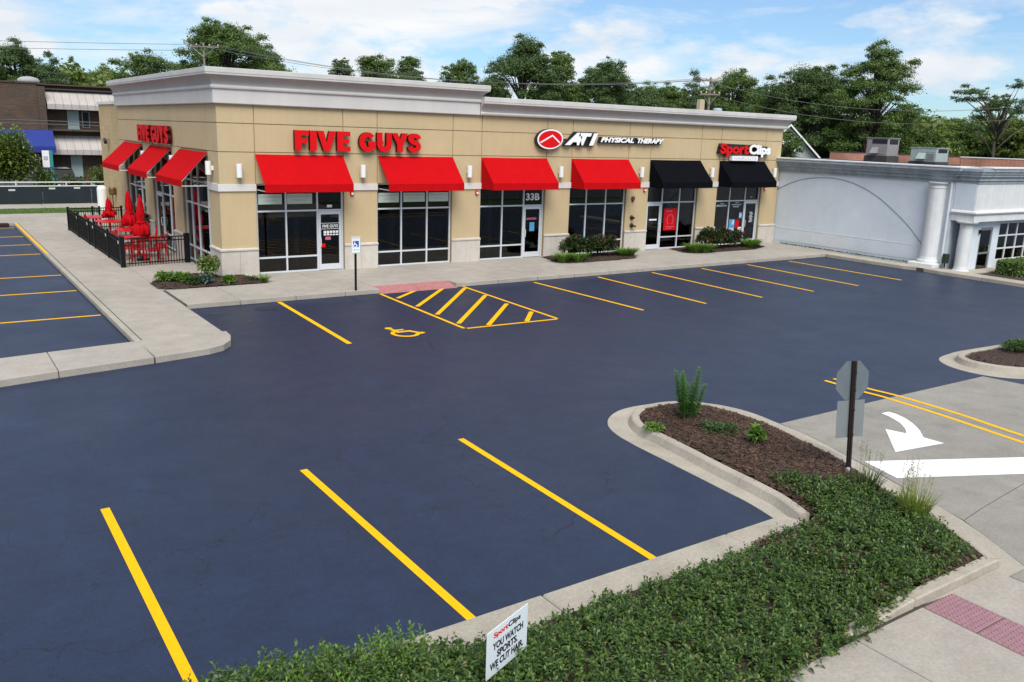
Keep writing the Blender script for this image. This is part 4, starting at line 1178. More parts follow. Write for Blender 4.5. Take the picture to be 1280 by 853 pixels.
mb = MB(); mb.extr([(-0.25, 0.70), (0.25, 0.70), (0.25, 1.31), (-0.25, 1.31)], lambda a, b: Rs(a, 0.016, b), lambda a, b: Rs(a, 0.019, b)); mb.build('square_plate', mat('paler_sign_back', (0.19, 0.21, 0.22), 0.6, var=0.06), st)
for z in (1.50, 1.78, 0.78, 1.18): MB().tube([Rs(0, -0.075, z), Rs(0, -0.055, z)], 0.012, 6).build('bolt', M['rust'], st)
MB().box(3.30, -21.47, 0.10, 3.345, -21.43, 0.22).build('anchor', M['rail'], st)

ys_ = thing('yard_sign', 'white corrugated yard sign stuck into the near groundcover', 'sign', (-4.1, -23.0, 0.2))
A0 = Vector((-4.44, -23.10)); B0 = Vector((-3.82, -22.855)); dirv = (B0 - A0).normalized(); nv = Vector((dirv.y, -dirv.x))
Lw = (B0 - A0).length
Ty = lambda a, b, d: (A0.x + dirv.x * a + nv.x * d, A0.y + dirv.y * a + nv.y * d, b)
mb = MB(); mb.extr([(0, 0.27), (Lw, 0.27), (Lw, 0.745), (0, 0.745)], lambda a, b: Ty(a, b, -0.004), lambda a, b: Ty(a, b, 0.004)); mb.build('board', mat('white_yard_sign_board', (0.68, 0.74, 0.78), 0.5), ys_)
def yt(s, x0, z0, x1, z1, m, bold, name='lettering', shear=0.0):
    mb = MB(); fit_text(mb, s, Ty, x0, z0, x1, z1, 0.0042, 0.006, bold=bold, shear=shear); mb.build(name, m, ys_)
yt('Sport', 0.10, 0.635, 0.33, 0.705, M['red_sign'], 0.03)
yt('Clips', 0.335, 0.635, 0.54, 0.705, M['black_sign'], 0.03)
yt('YOU WATCH', 0.09, 0.525, 0.59, 0.60, M['black_sign'], 0.035)
yt('SPORTS.', 0.16, 0.43, 0.50, 0.505, M['black_sign'], 0.035)
yt('WE CUT HAIR.', 0.05, 0.335, 0.60, 0.41, M['black_sign'], 0.035)
for a in (0.16, 0.50):
    mb = MB(); p = Ty(a, 0, -0.008); mb.tube([(p[0], p[1], 0.05), (p[0], p[1], 0.5)], 0.004, 5); mb.build('wire_stake', M['rail'], ys_)

# ------------------------------------------------------------------ patio with fence, tables, umbrellas, chairs
pf = thing('patio_fence', 'black metal picket fence round the red patio furniture', 'fence', (-2.45, 9.0, 0.15))
pk_proto = None
def fence_run(p, q, posts, thick=0.05, pick=True, sp=0.095):
    p = Vector(p); q = Vector(q); L = (q - p).length; d = (q - p) / L; n = Vector((-d.y, d.x))
    mb = MB()
    for z0, z1 in ((0.24, 0.275), (0.98, 1.015), (1.10, 1.14)):
        c = [p + n * 0.014, p - n * 0.014, q - n * 0.014, q + n * 0.014]
        mb.prism([tuple(v) for v in c], z0 + 0.0, z1)
    mb.build('rail', M['blackm'], pf)
    for t, w in posts:
        x, y = p + d * (t * L)
        o = MB().box(x - w, y - w, 0.15, x + w, y + w, 1.19).build('post', M['blackm'], pf)
        MB().box(x - w - 0.008, y - w - 0.008, 1.19, x + w + 0.008, y + w + 0.008, 1.21).build('cap', M['blackm'], o)
    global pk_proto
    k = int(L / sp)
    for i in range(1, k):
        x, y = p + d * (i / k * L)
        if any(abs(i / k * L - t * L) < w + 0.02 for t, w in posts): continue
        if pk_proto is None:
            pk_proto = MB().box(-0.011 - 2.45, -0.011 + 9.0, 0.17, 0.011 - 2.45, 0.011 + 9.0, 1.12).build('picket', M['blackm'], pf)
            pk_proto.location = (x + 2.45, y - 9.0, 0)
        else: share(pk_proto, 'picket', pf, (x + 2.45, y - 9.0, 0))
fence_run((-2.47, 3.25), (-2.50, 15.04), [(0, 0.075), (0.212, 0.04), (0.44, 0.04), (0.55, 0.04), (0.775, 0.04), (1.0, 0.05)])
fence_run((-2.35, 3.30), (-0.22, 3.62), [(1.0, 0.085)])
fence_run((-2.43, 15.04), (-0.15, 15.25), [(0.42, 0.04), (0.55, 0.04), (0.97, 0.04)])
for y in (5.9, 8.6, 9.9, 12.5, 3.6):
    MB().box(-2.535, y - 0.06, 0.93, -2.52, y + 0.06, 1.03).build('tag', M['rail'], pf)
def fold_umbrella(x, y, z0, z1, zt, label, lean_=0.0):
    r = thing('folded_umbrella', label, 'umbrella', (x, y, z0), 'folded red patio umbrellas')
    n = 32; rings = []
    fold = lambda t, s: 1 + 0.36 * math.cos(8 * t + s * 2.4) * (1 - 0.5 * s) + 0.16 * math.cos(3 * t + 5 * s + x * 7) + 0.10 * math.cos(t + y)
    H = z1 - z0
    for k in range(13):
        s = k / 12
        rr = 0.205 * (1 - s) ** 0.5 * (0.75 + 0.45 * math.exp(-((s - 0.18) / 0.16) ** 2)) + 0.018
        if s > 0.30 and s < 0.42: rr *= 0.72
        rings.append([(x + lean_ * s + rr * fold(t, s) * math.cos(t), y + rr * fold(t, s) * math.sin(t), z0 + H * s + (0.05 * math.sin(3 * t + x * 9) * (1 - s) ** 3)) for t in [2 * math.pi * i / n for i in range(n)]])
    MB().loft(rings).build('canopy', M['red_fabric'], r, smooth=True)
    MB().tube([(x, y, zt), (x, y, z0 + 0.1)], 0.02, 8).build('pole', M['red_furn'], r)
    MB().lathe([(0.02, z1), (0.028, z1 + 0.03), (0.012, z1 + 0.07)], x + lean_, y, 8).build('finial', M['red_furn'], r)
    MB().lathe([(0.150, z0 + H * 0.34), (0.158, z0 + H * 0.345), (0.158, z0 + H * 0.375), (0.150, z0 + H * 0.38)], x + lean_ * 0.37, y, 14).build('strap', M['red_fabric'], r)
    MB().lathe([(0.24, 0.155), (0.24, 0.20), (0.06, 0.23), (0.04, 0.32)], x, y, 16).build('base', M['blackm'], r)
    return r
fold_umbrella(-1.50, 4.75, 1.0, 2.46, 0.3, 'tallest folded red umbrella, nearest the front picket fence')
fold_umbrella(-1.15, 8.60, 1.02, 2.38, 0.3, 'folded red umbrella in the middle of the patio, before the window pier')
fold_umbrella(-1.22, 12.6, 0.98, 1.78, 0.3, 'shortest folded red umbrella at the far end by the white pipe')
def make_table():
    r = thing('patio_table', 'red round patio table', 'table', (0, 0, 0), 'red patio tables')
    MB().lathe([(0.0, 0.735), (0.58, 0.735), (0.60, 0.745), (0.60, 0.765), (0.58, 0.775), (0.0, 0.778)], 0, 0, 28).build('top', M['red_furn'], r)
    MB().tube([(0, 0, 0.03), (0, 0, 0.735)], 0.035, 10).build('column', M['red_furn'], r)
    for k in range(4):
        a = k * math.pi / 2 + 0.4
        MB().tube([(0.03 * math.cos(a), 0.03 * math.sin(a), 0.14), (0.2 * math.cos(a), 0.2 * math.sin(a), 0.09), (0.36 * math.cos(a), 0.36 * math.sin(a), 0.015)], 0.022, 6).build('foot', M['red_furn'], r)
    return r
tp = make_table()
for i, (x, y, lb) in enumerate(((-1.50, 5.45, 'red round patio table nearest the front picket fence, behind the tall umbrella'), (-1.25, 7.95, 'red round patio table beside the middle umbrella'), (-1.40, 11.4, 'red round patio table just before the shortest umbrella'), (-1.62, 13.3, 'farthest red round patio table, close to the side fence'))):
    place(tp, i, (x, y, 0.15), i * 0.3, label=lb)
def make_chair():
    r = thing('patio_chair', 'red metal patio chair', 'chair', (0, 0, 0), 'red patio chairs')
    MB().prism([(-0.21, -0.2), (0.21, -0.2), (0.2, 0.21), (-0.2, 0.21)], 0.44, 0.465).build('seat', M['red_furn'], r, bevel=0.01)
    b = MB()
    b.tube(catmull([(-0.2, 0.2, 0.44), (-0.21, 0.25, 0.7), (-0.17, 0.29, 0.9), (0, 0.3, 0.95), (0.17, 0.29, 0.9), (0.21, 0.25, 0.7), (0.2, 0.2, 0.44)], 3), 0.016, 6)
    b.build('back_frame', M['red_furn'], r)
    for k in range(5):
        x = -0.13 + 0.065 * k
        MB().tube([(x, 0.215, 0.46), (x, 0.255, 0.7), (x, 0.295, 0.92)], 0.014, 5).build('slat', M['red_furn'], r)
    for sx in (-1, 1):
        MB().tube([(0.19 * sx, -0.18, 0.44), (0.21 * sx, -0.22, 0.0)], 0.016, 6).build('leg', M['red_furn'], r)
        MB().tube([(0.19 * sx, 0.19, 0.44), (0.22 * sx, 0.27, 0.0)], 0.016, 6).build('leg', M['red_furn'], r)
    return r
cp = make_chair()
for i, (x, y, a, lb) in enumerate(((-1.75, 4.35, 2.9, 'red metal chair right behind the front pickets, left one'), (-1.02, 4.55, 3.6, 'red metal chair behind the front pickets, beside the tallest umbrella'), (-0.72, 5.5, 4.5, 'red metal chair between the nearest table and the side window'), (-1.95, 6.0, 0.9, 'red metal chair by the side fence, at the nearest table'), (-0.75, 8.6, 5.2, 'red metal chair by the middle table near the wall'), (-1.0, 10.8, 3.4, 'red metal chair in front of the third patio table'), (-0.8, 12.2, 5.0, 'red metal chair at the wall before the rear umbrella'), (-1.9, 12.6, 1.2, 'red metal chair between the two farthest tables'), (-2.05, 4.9, 1.7, 'red metal chair squeezed between the tallest umbrella and the side fence'), (-0.7, 7.3, 4.6, 'red metal chair by the wall just before the middle table'), (-2.0, 8.2, 1.3, 'red metal chair by the side fence at the middle table'), (-1.3, 3.9, 3.2, 'red metal chair touching the middle of the front picket fence'))):
    place(cp, i, (x, y, 0.15), a, label=lb)
wp = thing('white_pipe', 'stout white pipe standing at the corner of the tan block wing', 'pipe', (-0.42, 18.7, 0.15))
MB().lathe([(0.23, 0.15), (0.23, 1.75), (0.19, 1.85), (0.08, 1.9)], -0.42, 18.7, 18).build('pipe', M['white_m'], wp, smooth=False)
gm = thing('gas_meter', 'small brown meter on the block wing behind the white pipe', 'meter', (-0.1, 17.3, 1.4))
MB().lathe([(0.13, 1.55), (0.17, 1.6), (0.17, 1.85), (0.12, 1.92)], -0.18, 17.3, 12).build('dial', M['brass'], gm)
MB().tube([(-0.18, 17.3, 0.15), (-0.18, 17.3, 1.56)], 0.03, 6).build('riser', M['brass'], gm)
tb = thing('trash_bin', 'dark green waste bin standing against the patio wall', 'bin', (-0.35, 10.35, 0.15))
MB().box(-0.6, 10.1, 0.15, -0.1, 10.6, 1.15).build('body', mat('dark_green_bin', (0.01, 0.03, 0.02), 0.5), tb, bevel=0.03)
MB().box(-0.63, 10.07, 1.15, -0.07, 10.63, 1.28).build('lid', M['blackm'], tb, bevel=0.04)
MB().box(-0.605, 10.2, 0.95, -0.6, 10.5, 1.08).build('flap', M['dark'], tb)

# ------------------------------------------------------------------ grey building on the right
gb = thing('grey_building', 'pale grey painted building with column and arched line at the right', 'building', (27.7, -4, 0))
GX = 27.70
w = MB().box(GX, -9.05, -0.3, GX + 0.3, 8.0, 4.1)
w.box(GX + 0.301, -9.04, -0.3, 29.30, -8.8, 2.6)
w.box(28.02, -9.72, -0.3, 28.98, -9.45, 2.20)      # wall left of the door
w.box(28.98, -9.72, 1.86, 30.0, -9.45, 2.20)
w.box(30.0, -9.72, -0.3, 30.52, -9.45, 2.20)
w.box(30.52, -9.72, -0.3, 42, -9.45, 0.40)
w.box(30.52, -9.72, 2.02, 42, -9.45, 2.20)
w.box(35.0, -9.72, 0.401, 42, -9.45, 2.019)
w.build('wall', M['grey_wall'], gb)
MB().box(27.73, -9.98, 2.621, 42, -9.051, 3.95).build('upper_wall', M['white_col'], gb)
# shaded end face of the upper block carries the wall colour
MB().box(GX + 0.004, -9.95, 2.63, 27.729, -9.07, 3.9).build('upper_wall', M['grey_wall'], gb)
e = MB(); sweep(e, [(27.72, -9.06), (27.72, -10.0), (42, -10.0)], [(0.3, 2.16), (-0.04, 2.16), (-0.04, 2.44), (-0.09, 2.46), (-0.12, 2.52), (-0.09, 2.58), (-0.03, 2.62), (0.3, 2.62)])
e.build('entablature', M['white_col'], gb)
MB().box(27.95, -9.72, 2.201, 42, -9.06, 2.25).build('soffit', M['white_col'], gb)
MB().box(GX - 0.012, -9.0, 0.30, GX - 0.001, -0.05, 0.92).build('plinth', M['grey_wall'], gb)
MB().box(GX - 0.016, -4.3, 0.32, GX - 0.013, -1.9, 0.90).build('paint_patch', M['grey_patch'], gb)
ar = MB()
arc = catmull([(0.05, 2.80), (-0.83, 3.20), (-1.66, 3.43), (-2.70, 3.54), (-3.73, 3.48), (-4.63, 3.26), (-5.53, 2.88), (-6.31, 2.40), (-7.20, 1.74), (-7.93, 1.01)], 5)
ar.tube([(GX - 0.004, y, z) for y, z in arc], 0.022, 5); ar.build('arch_line', M['groove'], gb)
MB().box(GX - 0.02, -7.95, 0.921, GX - 0.001, -0.05, 0.945).build('ledge', M['grey_patch'], gb)
# cornices
steps = [(0.3, 3.70), (-0.06, 3.70), (-0.06, 3.79), (-0.13, 3.82), (-0.13, 3.92), (-0.19, 3.95), (-0.24, 3.99), (-0.24, 4.06), (-0.30, 4.09), (-0.30, 4.16), (-0.37, 4.19), (-0.37, 4.30), (0.3, 4.31)]
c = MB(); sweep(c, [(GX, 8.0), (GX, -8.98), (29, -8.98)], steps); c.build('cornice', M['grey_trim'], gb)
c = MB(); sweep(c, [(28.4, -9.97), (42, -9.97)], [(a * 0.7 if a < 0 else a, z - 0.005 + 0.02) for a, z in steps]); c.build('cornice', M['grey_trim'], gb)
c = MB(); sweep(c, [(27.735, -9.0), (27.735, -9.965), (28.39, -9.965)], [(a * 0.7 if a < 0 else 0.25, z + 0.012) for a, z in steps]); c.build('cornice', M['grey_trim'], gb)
c = MB(); sweep(c, [(GX, 8.0), (GX, -8.97), (29, -8.97)], [(0.3, 4.312), (-0.39, 4.312), (-0.39, 4.36), (0.3, 4.37)]); c.build('roof_edge', M['membrane'], gb)
c = MB(); sweep(c, [(28.2, -9.97), (42, -9.97)], [(0.3, 4.33), (-0.29, 4.33), (-0.29, 4.385), (0.3, 4.395)]); c.build('roof_edge', M['membrane'], gb)
MB().box(GX + 0.31, -9.6, 3.96, 60, 12.0, 4.05).build('roof', M['roof_dark'], gb)
# column with base and cap, pilaster by the entrance
def column(x, y, r, z0, zt, name, capk=1.0):
    sh = MB().lathe([(r * 1.08, z0 + 0.12), (r, z0 + 0.25), (r, z0 + 1.2), (r * 0.93, zt - 0.26), (r * 0.98, zt - 0.24), (r * 0.98, zt - 0.2), (r * 0.92, zt - 0.19), (r * 0.92, zt - 0.12)], x, y, 26).build(name, M['white_col'], gb, smooth=False)
    MB().lathe([(r * 1.25, z0), (r * 1.25, z0 + 0.08), (r * 1.15, z0 + 0.12)], x, y, 26).build('base', M['white_col'], sh)
    MB().lathe([(r * 0.92, zt - 0.119), (r * 1.1 * capk, zt - 0.06), (r * 1.15 * capk, zt - 0.03), (r * 1.15 * capk, zt)], x, y, 26).build('capital', M['white_col'], sh)
column(27.62, -8.37, 0.365, 0.30, 3.69, 'column')
MB().box(27.0, -8.95, 0.10, 27.69, -7.80, 0.30).build('column_plinth', M['white_col'], gb, bevel=0.03)
column(27.92, -9.66, 0.27, 0.02, 2.155, 'pilaster', 1.35)
MB().tube([(27.62, -8.93, 3.69), (27.62, -8.95, 0.25)], 0.05, 8).build('downspout', M['white_col'], gb)
# entrance door and grid window
d = MB(); d.box(28.99, -9.70, -0.16, 29.07, -9.62, 1.85); d.box(29.90, -9.70, -0.16, 29.98, -9.62, 1.85); d.box(29.071, -9.70, 1.74, 29.899, -9.62, 1.85); d.box(29.071, -9.70, 0.72, 29.899, -9.63, 0.80); d.box(29.071, -9.70, -0.16, 29.899, -9.63, 0.0)
dd = d.build('door', M['alu_dark'], gb)
MB().box(29.071, -9.67, 0.801, 29.899, -9.66, 1.739).build('pane', M['glass_dark'], dd)
MB().box(29.071, -9.67, 0.001, 29.899, -9.66, 0.719).build('pane', M['glass_dark'], dd)
MB().tube([(29.82, -9.70, 0.8), (29.82, -9.75, 0.82), (29.82, -9.75, 1.05), (29.82, -9.70, 1.07)], 0.015, 6).build('handle', M['rail'], dd)
gxs = [30.53, 31.28, 32.12, 32.96, 33.80, 34.62, 34.99]; gzs = [0.405, 0.90, 1.46, 2.015]
g = MB()
for x in gxs: g.box(x - 0.035, -9.70, 0.405, x + 0.035, -9.62, 2.015)
for a, b in zip(gxs[:-1], gxs[1:]):
    for z in gzs: g.box(a + 0.035, -9.695, max(0.405, z - 0.03), b - 0.035, -9.625, min(2.015, z + 0.03))
gw = g.build('window', M['white_col'], gb)
for a, b in zip(gxs[:-1], gxs[1:]):
    for z0, z1 in zip(gzs[:-1], gzs[1:]): MB().box(a + 0.035, -9.665, z0 + 0.03, b - 0.035, -9.655, z1 - 0.03).build('pane', M['glass_dark'], gw)
MB().box(28.1, -9.44, -0.25, 41, -9.06, -0.2).build('floor', M['dark'], gb)
MB().box(29.31, -9.06, -0.3, 41.9, -9.052, 2.6).build('inner_wall', M['dark'], gb)
wl = thing('wall_lamp', 'small black lantern left of the grey building door', 'wall lamp', (28.85, -9.75, 1.7))
MB().box(28.80, -9.80, 1.62, 28.90, -9.73, 1.78).build('lantern', M['blackm'], wl)
ub = thing('utility_box', 'small dark utility box on the wall between column and pilaster', 'utility box', (27.6, -9.15, 0.5))
MB().box(27.45, -9.25, 0.35, 27.69, -9.06, 0.75).build('box', mat('dark_green_box', (0.012, 0.025, 0.015), 0.5), ub, bevel=0.02)
MB().tube([(27.57, -9.15, 0.15), (27.57, -9.15, 0.36)], 0.03, 6).build('conduit', M['blackm'], ub)
# roof plant and brick parapets behind
def rtu(x, y, wx, wy, z0, h, m, label, tilt):
    r = thing('roof_unit', label, 'roof unit', (x, y, z0))
    MB().box(x - wx / 2, y - wy / 2, z0, x + wx / 2, y + wy / 2, z0 + h).build('cabinet', m, r, bevel=0.02)
    MB().box(x - wx / 2 - 0.012, y - wy * 0.46, z0 + h * 0.70, x - wx / 2 - 0.001, y + wy * 0.16 + 0.1, z0 + h * 0.95).build('coil_grille' if tilt else 'panel', M['dark'] if tilt else m, r)
    MB().box(x - wx / 2 + 0.15, y - wy / 2 - 0.012, z0 + h * 0.68, x + wx / 2 - 0.15, y - wy / 2 - 0.001, z0 + h * 0.95).build('coil_grille', M['dark'], r)
    hd = MB(); hd.extr([(0, 0.15), (0.25, 0.15), (0.0, 0.5)], lambda a, b: (x - wx / 2 - 0.001 - a, y - wy * 0.1, z0 + b), lambda a, b: (x - wx / 2 - 0.001 - a, y + 0.3, z0 + b)); hd.build('hood', m, r)
    MB().box(x - wx / 2 - 0.03, y - wy / 2 - 0.03, z0 + h, x + wx / 2 + 0.03, y + wy / 2 + 0.03, z0 + h + 0.04).build('lid', m, r)
    MB().box(x - wx / 2 - 0.05, y - wy / 2 - 0.05, z0 - 0.55, x + wx / 2 + 0.05, y + wy / 2 + 0.05, z0 - 0.002).build('kerb', M['roof_dark'], r)
    for k in range(2):
        MB().box(x - wx / 2 - 0.011, y - wy * (0.42 - 0.36 * k), z0 + 0.08, x - wx / 2 - 0.001, y - wy * (0.12 - 0.36 * k), z0 + h * 0.6).build('panel', M['alu_dark'] if not tilt else m, r, bevel=0.004)
    return r
rtu(38.1, 1.3, 1.1, 1.35, 4.52, 0.98, M['hvac'], 'taupe roof unit with dark grilles on the grey building', True)
rtu(39.5, -0.75, 1.2, 1.55, 4.30, 0.74, M['hvac_g'], 'pale green roof unit, lower one of the two on the grey building', False)
bp = thing('brick_parapet', 'orange brick parapet behind the two roof units', 'wall', (47, 6.5, 4.05))
mb = MB(); mb.prism([(45.2, 9.9), (49.6, 2.7), (49.9, 2.9), (45.5, 10.1)], 4.0, 4.55); mb.build('brickwork', M['brick_red'], bp)
mb = MB(); mb.prism([(45.15, 9.93), (49.6, 2.63), (49.97, 2.87), (45.5, 10.16)], 4.551, 4.60); mb.build('coping', M['roof_dark'], bp)
bp = thing('brick_parapet', 'low orange brick parapet at the right edge of the picture, past the pale unit', 'wall', (45.5, -2.0, 4.05))
mb = MB(); mb.prism([(44.3, 0.0), (48.0, -6.5), (48.3, -6.3), (44.6, 0.2)], 4.0, 4.56); mb.build('brickwork', M['brick_red'], bp)
mb = MB(); mb.prism([(44.25, 0.03), (48.0, -6.57), (48.37, -6.33), (44.6, 0.26)], 4.561, 4.61); mb.build('coping', M['membrane'], bp)
# ------------------------------------------------------------------ things behind the lot on the left
sf = thing('screened_fence', 'long low fence with dark mesh and double pale rail across the verge', 'fence', (-5, 29.9, 0.1))
for z in (1.13, 1.36):
    MB().tube([(-40, 29.86, z), (14, 29.86, z)], 0.036, 8).build('rail', M['rail'], sf)
for k in range(19):
    x = -37.6 + 2.65 * k
    MB().tube([(x, 29.86, 0.1), (x, 29.86, 1.42)], 0.05, 8).build('post', M['rail'], sf)
    MB().box(x - 1.30, 29.80, 0.09, x + 1.30, 29.815, 1.10).build('mesh_panel', M['screen'], sf)
for x, z in ((-3.4, 0.92), (-1.3, 1.0), (0.05, 1.02), (-6.2, 0.98)):
    MB().box(x - 0.17, 29.785, z - 0.05, x + 0.17, 29.795, z + 0.05).build('tag', M['rail'], sf)

bb = thing('brick_office', 'two storey brown brick office behind the screened fence', 'building', (-5, 56, 0))
w = MB().box(-34, 55.5, -0.1, 1.3, 56.2, 7.8)
w.box(1.31, 56.6, -0.1, 16, 57.0, 7.75)
w.box(-34, 56.201, -0.1, -33, 70, 7.7); w.box(15.5, 57.001, -0.1, 16, 70, 7.7)
w.build('wall', M['brick_dark'], bb)
MB().box(1.301, 55.3, -0.1, 1.85, 56.598, 7.6).build('pilaster', M['brick_dark'], bb)
MB().box(-34.1, 55.42, 7.801, 1.4, 56.3, 7.92).build('coping', M['brick_dark'], bb)
MB().box(1.31, 56.2, 7.751, 16.1, 57.1, 7.87).build('coping', M['brick_dark'], bb)
MB().box(1.87, 55.6, 4.02, 15.9, 56.598, 4.16).build('floor_band', M['brick_dark'], bb)
MB().box(-33, 56.3, 7.4, 15.4, 70, 7.5).build('roof', M['roof_dark'], bb)
for z0, z1 in ((5.80, 7.25), (2.05, 3.62)):
    for k in range(12):
        a = 1.95 + 0.62 * k; b = a + 0.60
        mb = MB(); T = lambda y, z, x=a: (x, y, z)
        mb.extr([(56.55, z1), (55.35, z0 + 0.42), (55.35, z0), (55.38, z0), (55.38, z0 + 0.40), (56.55, z1 - 0.04)], lambda y, z: (a, y, z), lambda y, z: (b, y, z)); mb.build('awning_panel', M['awn_white'], bb)
        mb = MB(); mb.extr([(56.55, z1 + 0.03), (55.32, z0 + 0.43), (55.32, z0), (55.349, z0), (55.349, z0 + 0.41), (56.55, z1 + 0.001)], lambda y, z: (b + 0.001, y, z), lambda y, z: (b + 0.018, y, z)); mb.build('awning_seam', M['seam'], bb)
mb = MB(); mb.extr([(55.49, 4.05), (54.2, 2.75), (54.2, 2.25), (54.24, 2.25), (54.24, 2.72), (55.49, 4.0)], lambda y, z: (-9.0, y - 0.25, z), lambda y, z: (2.15, y - 0.25, z)); mb.build('awning', M['awn_blue'], bb)
for x0, x1 in ((3.55, 4.45), (6.2, 7.0), (9.2, 10.1), (12.0, 12.9)):
    for z0, z1 in ((4.17, 5.75), (0.1, 2.0)):
        f = MB().box(x0, 56.50, z0, x1, 56.595, z1).build('window', M['trans'], bb)
        MB().box(x0 + 0.08, 56.48, z0 + 0.1, x1 - 0.08, 56.498, z1 - 0.08).build('pane', mat('pale_blind', (0.32, 0.40, 0.38), 0.6), f)
for x0, x1 in ((4.7, 5.3), (7.2, 8.8)):
    f = MB().box(x0, 56.50, 4.3, x1, 56.595, 5.7).build('window', M['alu_dark'], bb)
    MB().box(x0 + 0.06, 56.48, 4.36, x1 - 0.06, 56.498, 5.64).build('pane', M['dark'], f)
for x0, x1 in ((-7.5, -5.5), (-4.8, -2.6), (-2.0, 0.6)):
    f = MB().box(x0, 55.42, 0.2, x1, 55.495, 2.2).build('window', M['alu_dark'], bb)
    MB().box(x0 + 0.06, 55.40, 0.28, x1 - 0.06, 55.418, 2.1).build('pane', M['dark'], f)
dish = thing('satellite_dish', 'pale satellite dish on the brick office roof edge', 'dish', (0.9, 57.0, 7.5))
rings = [[(0.9 + 0.85 * r * math.cos(2 * math.pi * k / 18), 57.0 - 0.25 + 0.3 * r * r, 8.05 + 0.36 * r * math.sin(2 * math.pi * k / 18)) for k in range(18)] for r in (0.02, 0.4, 0.7, 1.0)]
mb = MB(); mb.loft(rings, cap=True).build('reflector', M['dish'], dish)
MB().tube([(0.9, 57.1, 7.45), (0.9, 57.0, 8.1)], 0.05, 6).build('mast', M['rail'], dish)
bs = thing('board_sign', 'white notice board with teal post before the brick office', 'sign', (-0.85, 34.7, 0))
MB().box(-1.12, 34.66, 2.0, -0.72, 34.70, 3.05).build('board', M['white_sign'], bs)
MB().box(-0.71, 34.62, 0.0, -0.52, 34.74, 3.05).build('post', M['teal'], bs)
MB().box(-1.05, 34.65, 2.45, -0.80, 34.659, 2.7).build('print', M['grey_text'], bs)

# ------------------------------------------------------------------ parked cars behind the fence
def car(x, y, rz, paint, label, suv=True):
    r = thing('parked_car', label, 'car', (0, 0, 0), 'cars parked behind the screened fence')
    L, Wd, H = (4.6, 1.85, 1.68) if suv else (4.6, 1.78, 1.42)
    side = [(-2.28, 0.32), (-2.30, 0.72), (-2.2, 0.98), (-1.1, 1.02), (1.0, 0.98), (2.1, 0.84), (2.28, 0.62), (2.26, 0.30)]
    rings = []
    for yy, k in ((-0.5, 0.90), (-0.46, 1.0), (0.46, 1.0), (0.5, 0.90)):
        rings.append([(px * (1 if k == 1 else 0.985), yy * Wd, 0.30 + (pz - 0.30) * (1 if k == 1 else 0.9)) for px, pz in side])
    MB().loft(rings).build('body', paint, r, bevel=0.03)
    roof_l = -2.1 if suv else -1.55
    prof = [(roof_l - 0.1, 0.99), (roof_l + 0.25, H - 0.06), (roof_l + 0.6, H), (0.35, H), (1.25, 0.97)]
    rings = []
    for yy in (-0.48, 0.48):
        rings.append([(px, yy * Wd * (1.0 if pz < 1.1 else 0.82), pz) for px, pz in prof])
    MB().loft(rings).build('cabin', M['glass_dark'] if False else M['dark'], r, bevel=0.03)
    MB().prism([(roof_l + 0.3, -0.38 * Wd), (0.38, -0.38 * Wd), (0.38, 0.38 * Wd), (roof_l + 0.3, 0.38 * Wd)], H - 0.02, H + 0.035).build('roof', paint, r, bevel=0.03)
    for s in (-1, 1):
        for px, w_ in ((roof_l + 0.1, 0.1), (0.75, 0.07), (-0.35, 0.07)):
            mb = MB(); mb.tube([(px - (0.3 if px < -1 else -0.35 if px > 0.5 else 0), s * 0.488 * Wd, 0.99), (px + (0.2 if px < -1 else -0.2 if px > 0.5 else 0), s * 0.40 * Wd, H - 0.02)], w_ / 2, 6); mb.build('roof_pillar', paint, r)
        MB().box(-2.33, s * 0.36 * Wd - 0.14, 0.72, -2.28, s * 0.36 * Wd + 0.14, 1.0).build('tail_lamp', M['tail'], r)
        MB().box(2.2, s * 0.34 * Wd - 0.17, 0.62, 2.295, s * 0.34 * Wd + 0.17, 0.78).build('headlight', M['white_m'], r)
        for px in (-1.38, 1.38):
            ty = MB(); ty.extr([(px + 0.34 * math.cos(R(a)), 0.34 + 0.34 * math.sin(R(a))) for a in range(0, 360, 20)], lambda a, b: (a, s * (Wd / 2 - 0.2), b), lambda a, b: (a, s * (Wd / 2 + 0.01), b)); wh = ty.build('wheel', M['tyre'], r)
            ri = MB(); ri.extr([(px + 0.21 * math.cos(R(a)), 0.34 + 0.21 * math.sin(R(a))) for a in range(0, 360, 30)], lambda a, b: (a, s * (Wd / 2 + 0.011), b), lambda a, b: (a, s * (Wd / 2 + 0.02), b)); ri.build('rim', M['alu_dark'], wh)
    MB().box(-2.325, -0.26, 0.55, -2.30, 0.26, 0.68).build('plate', M['white_sign'], r)
    r.location = (x, y, 0.0); r.rotation_euler = (0, 0, rz)
    return r
car(0.35, 40.6, R(90), M['car_grey'], 'dark grey car seen from behind its rear, left of the two beyond the fence')
car(4.6, 40.0, R(20), M['car_green'], 'grey green car half hidden behind the tan block wing', False)

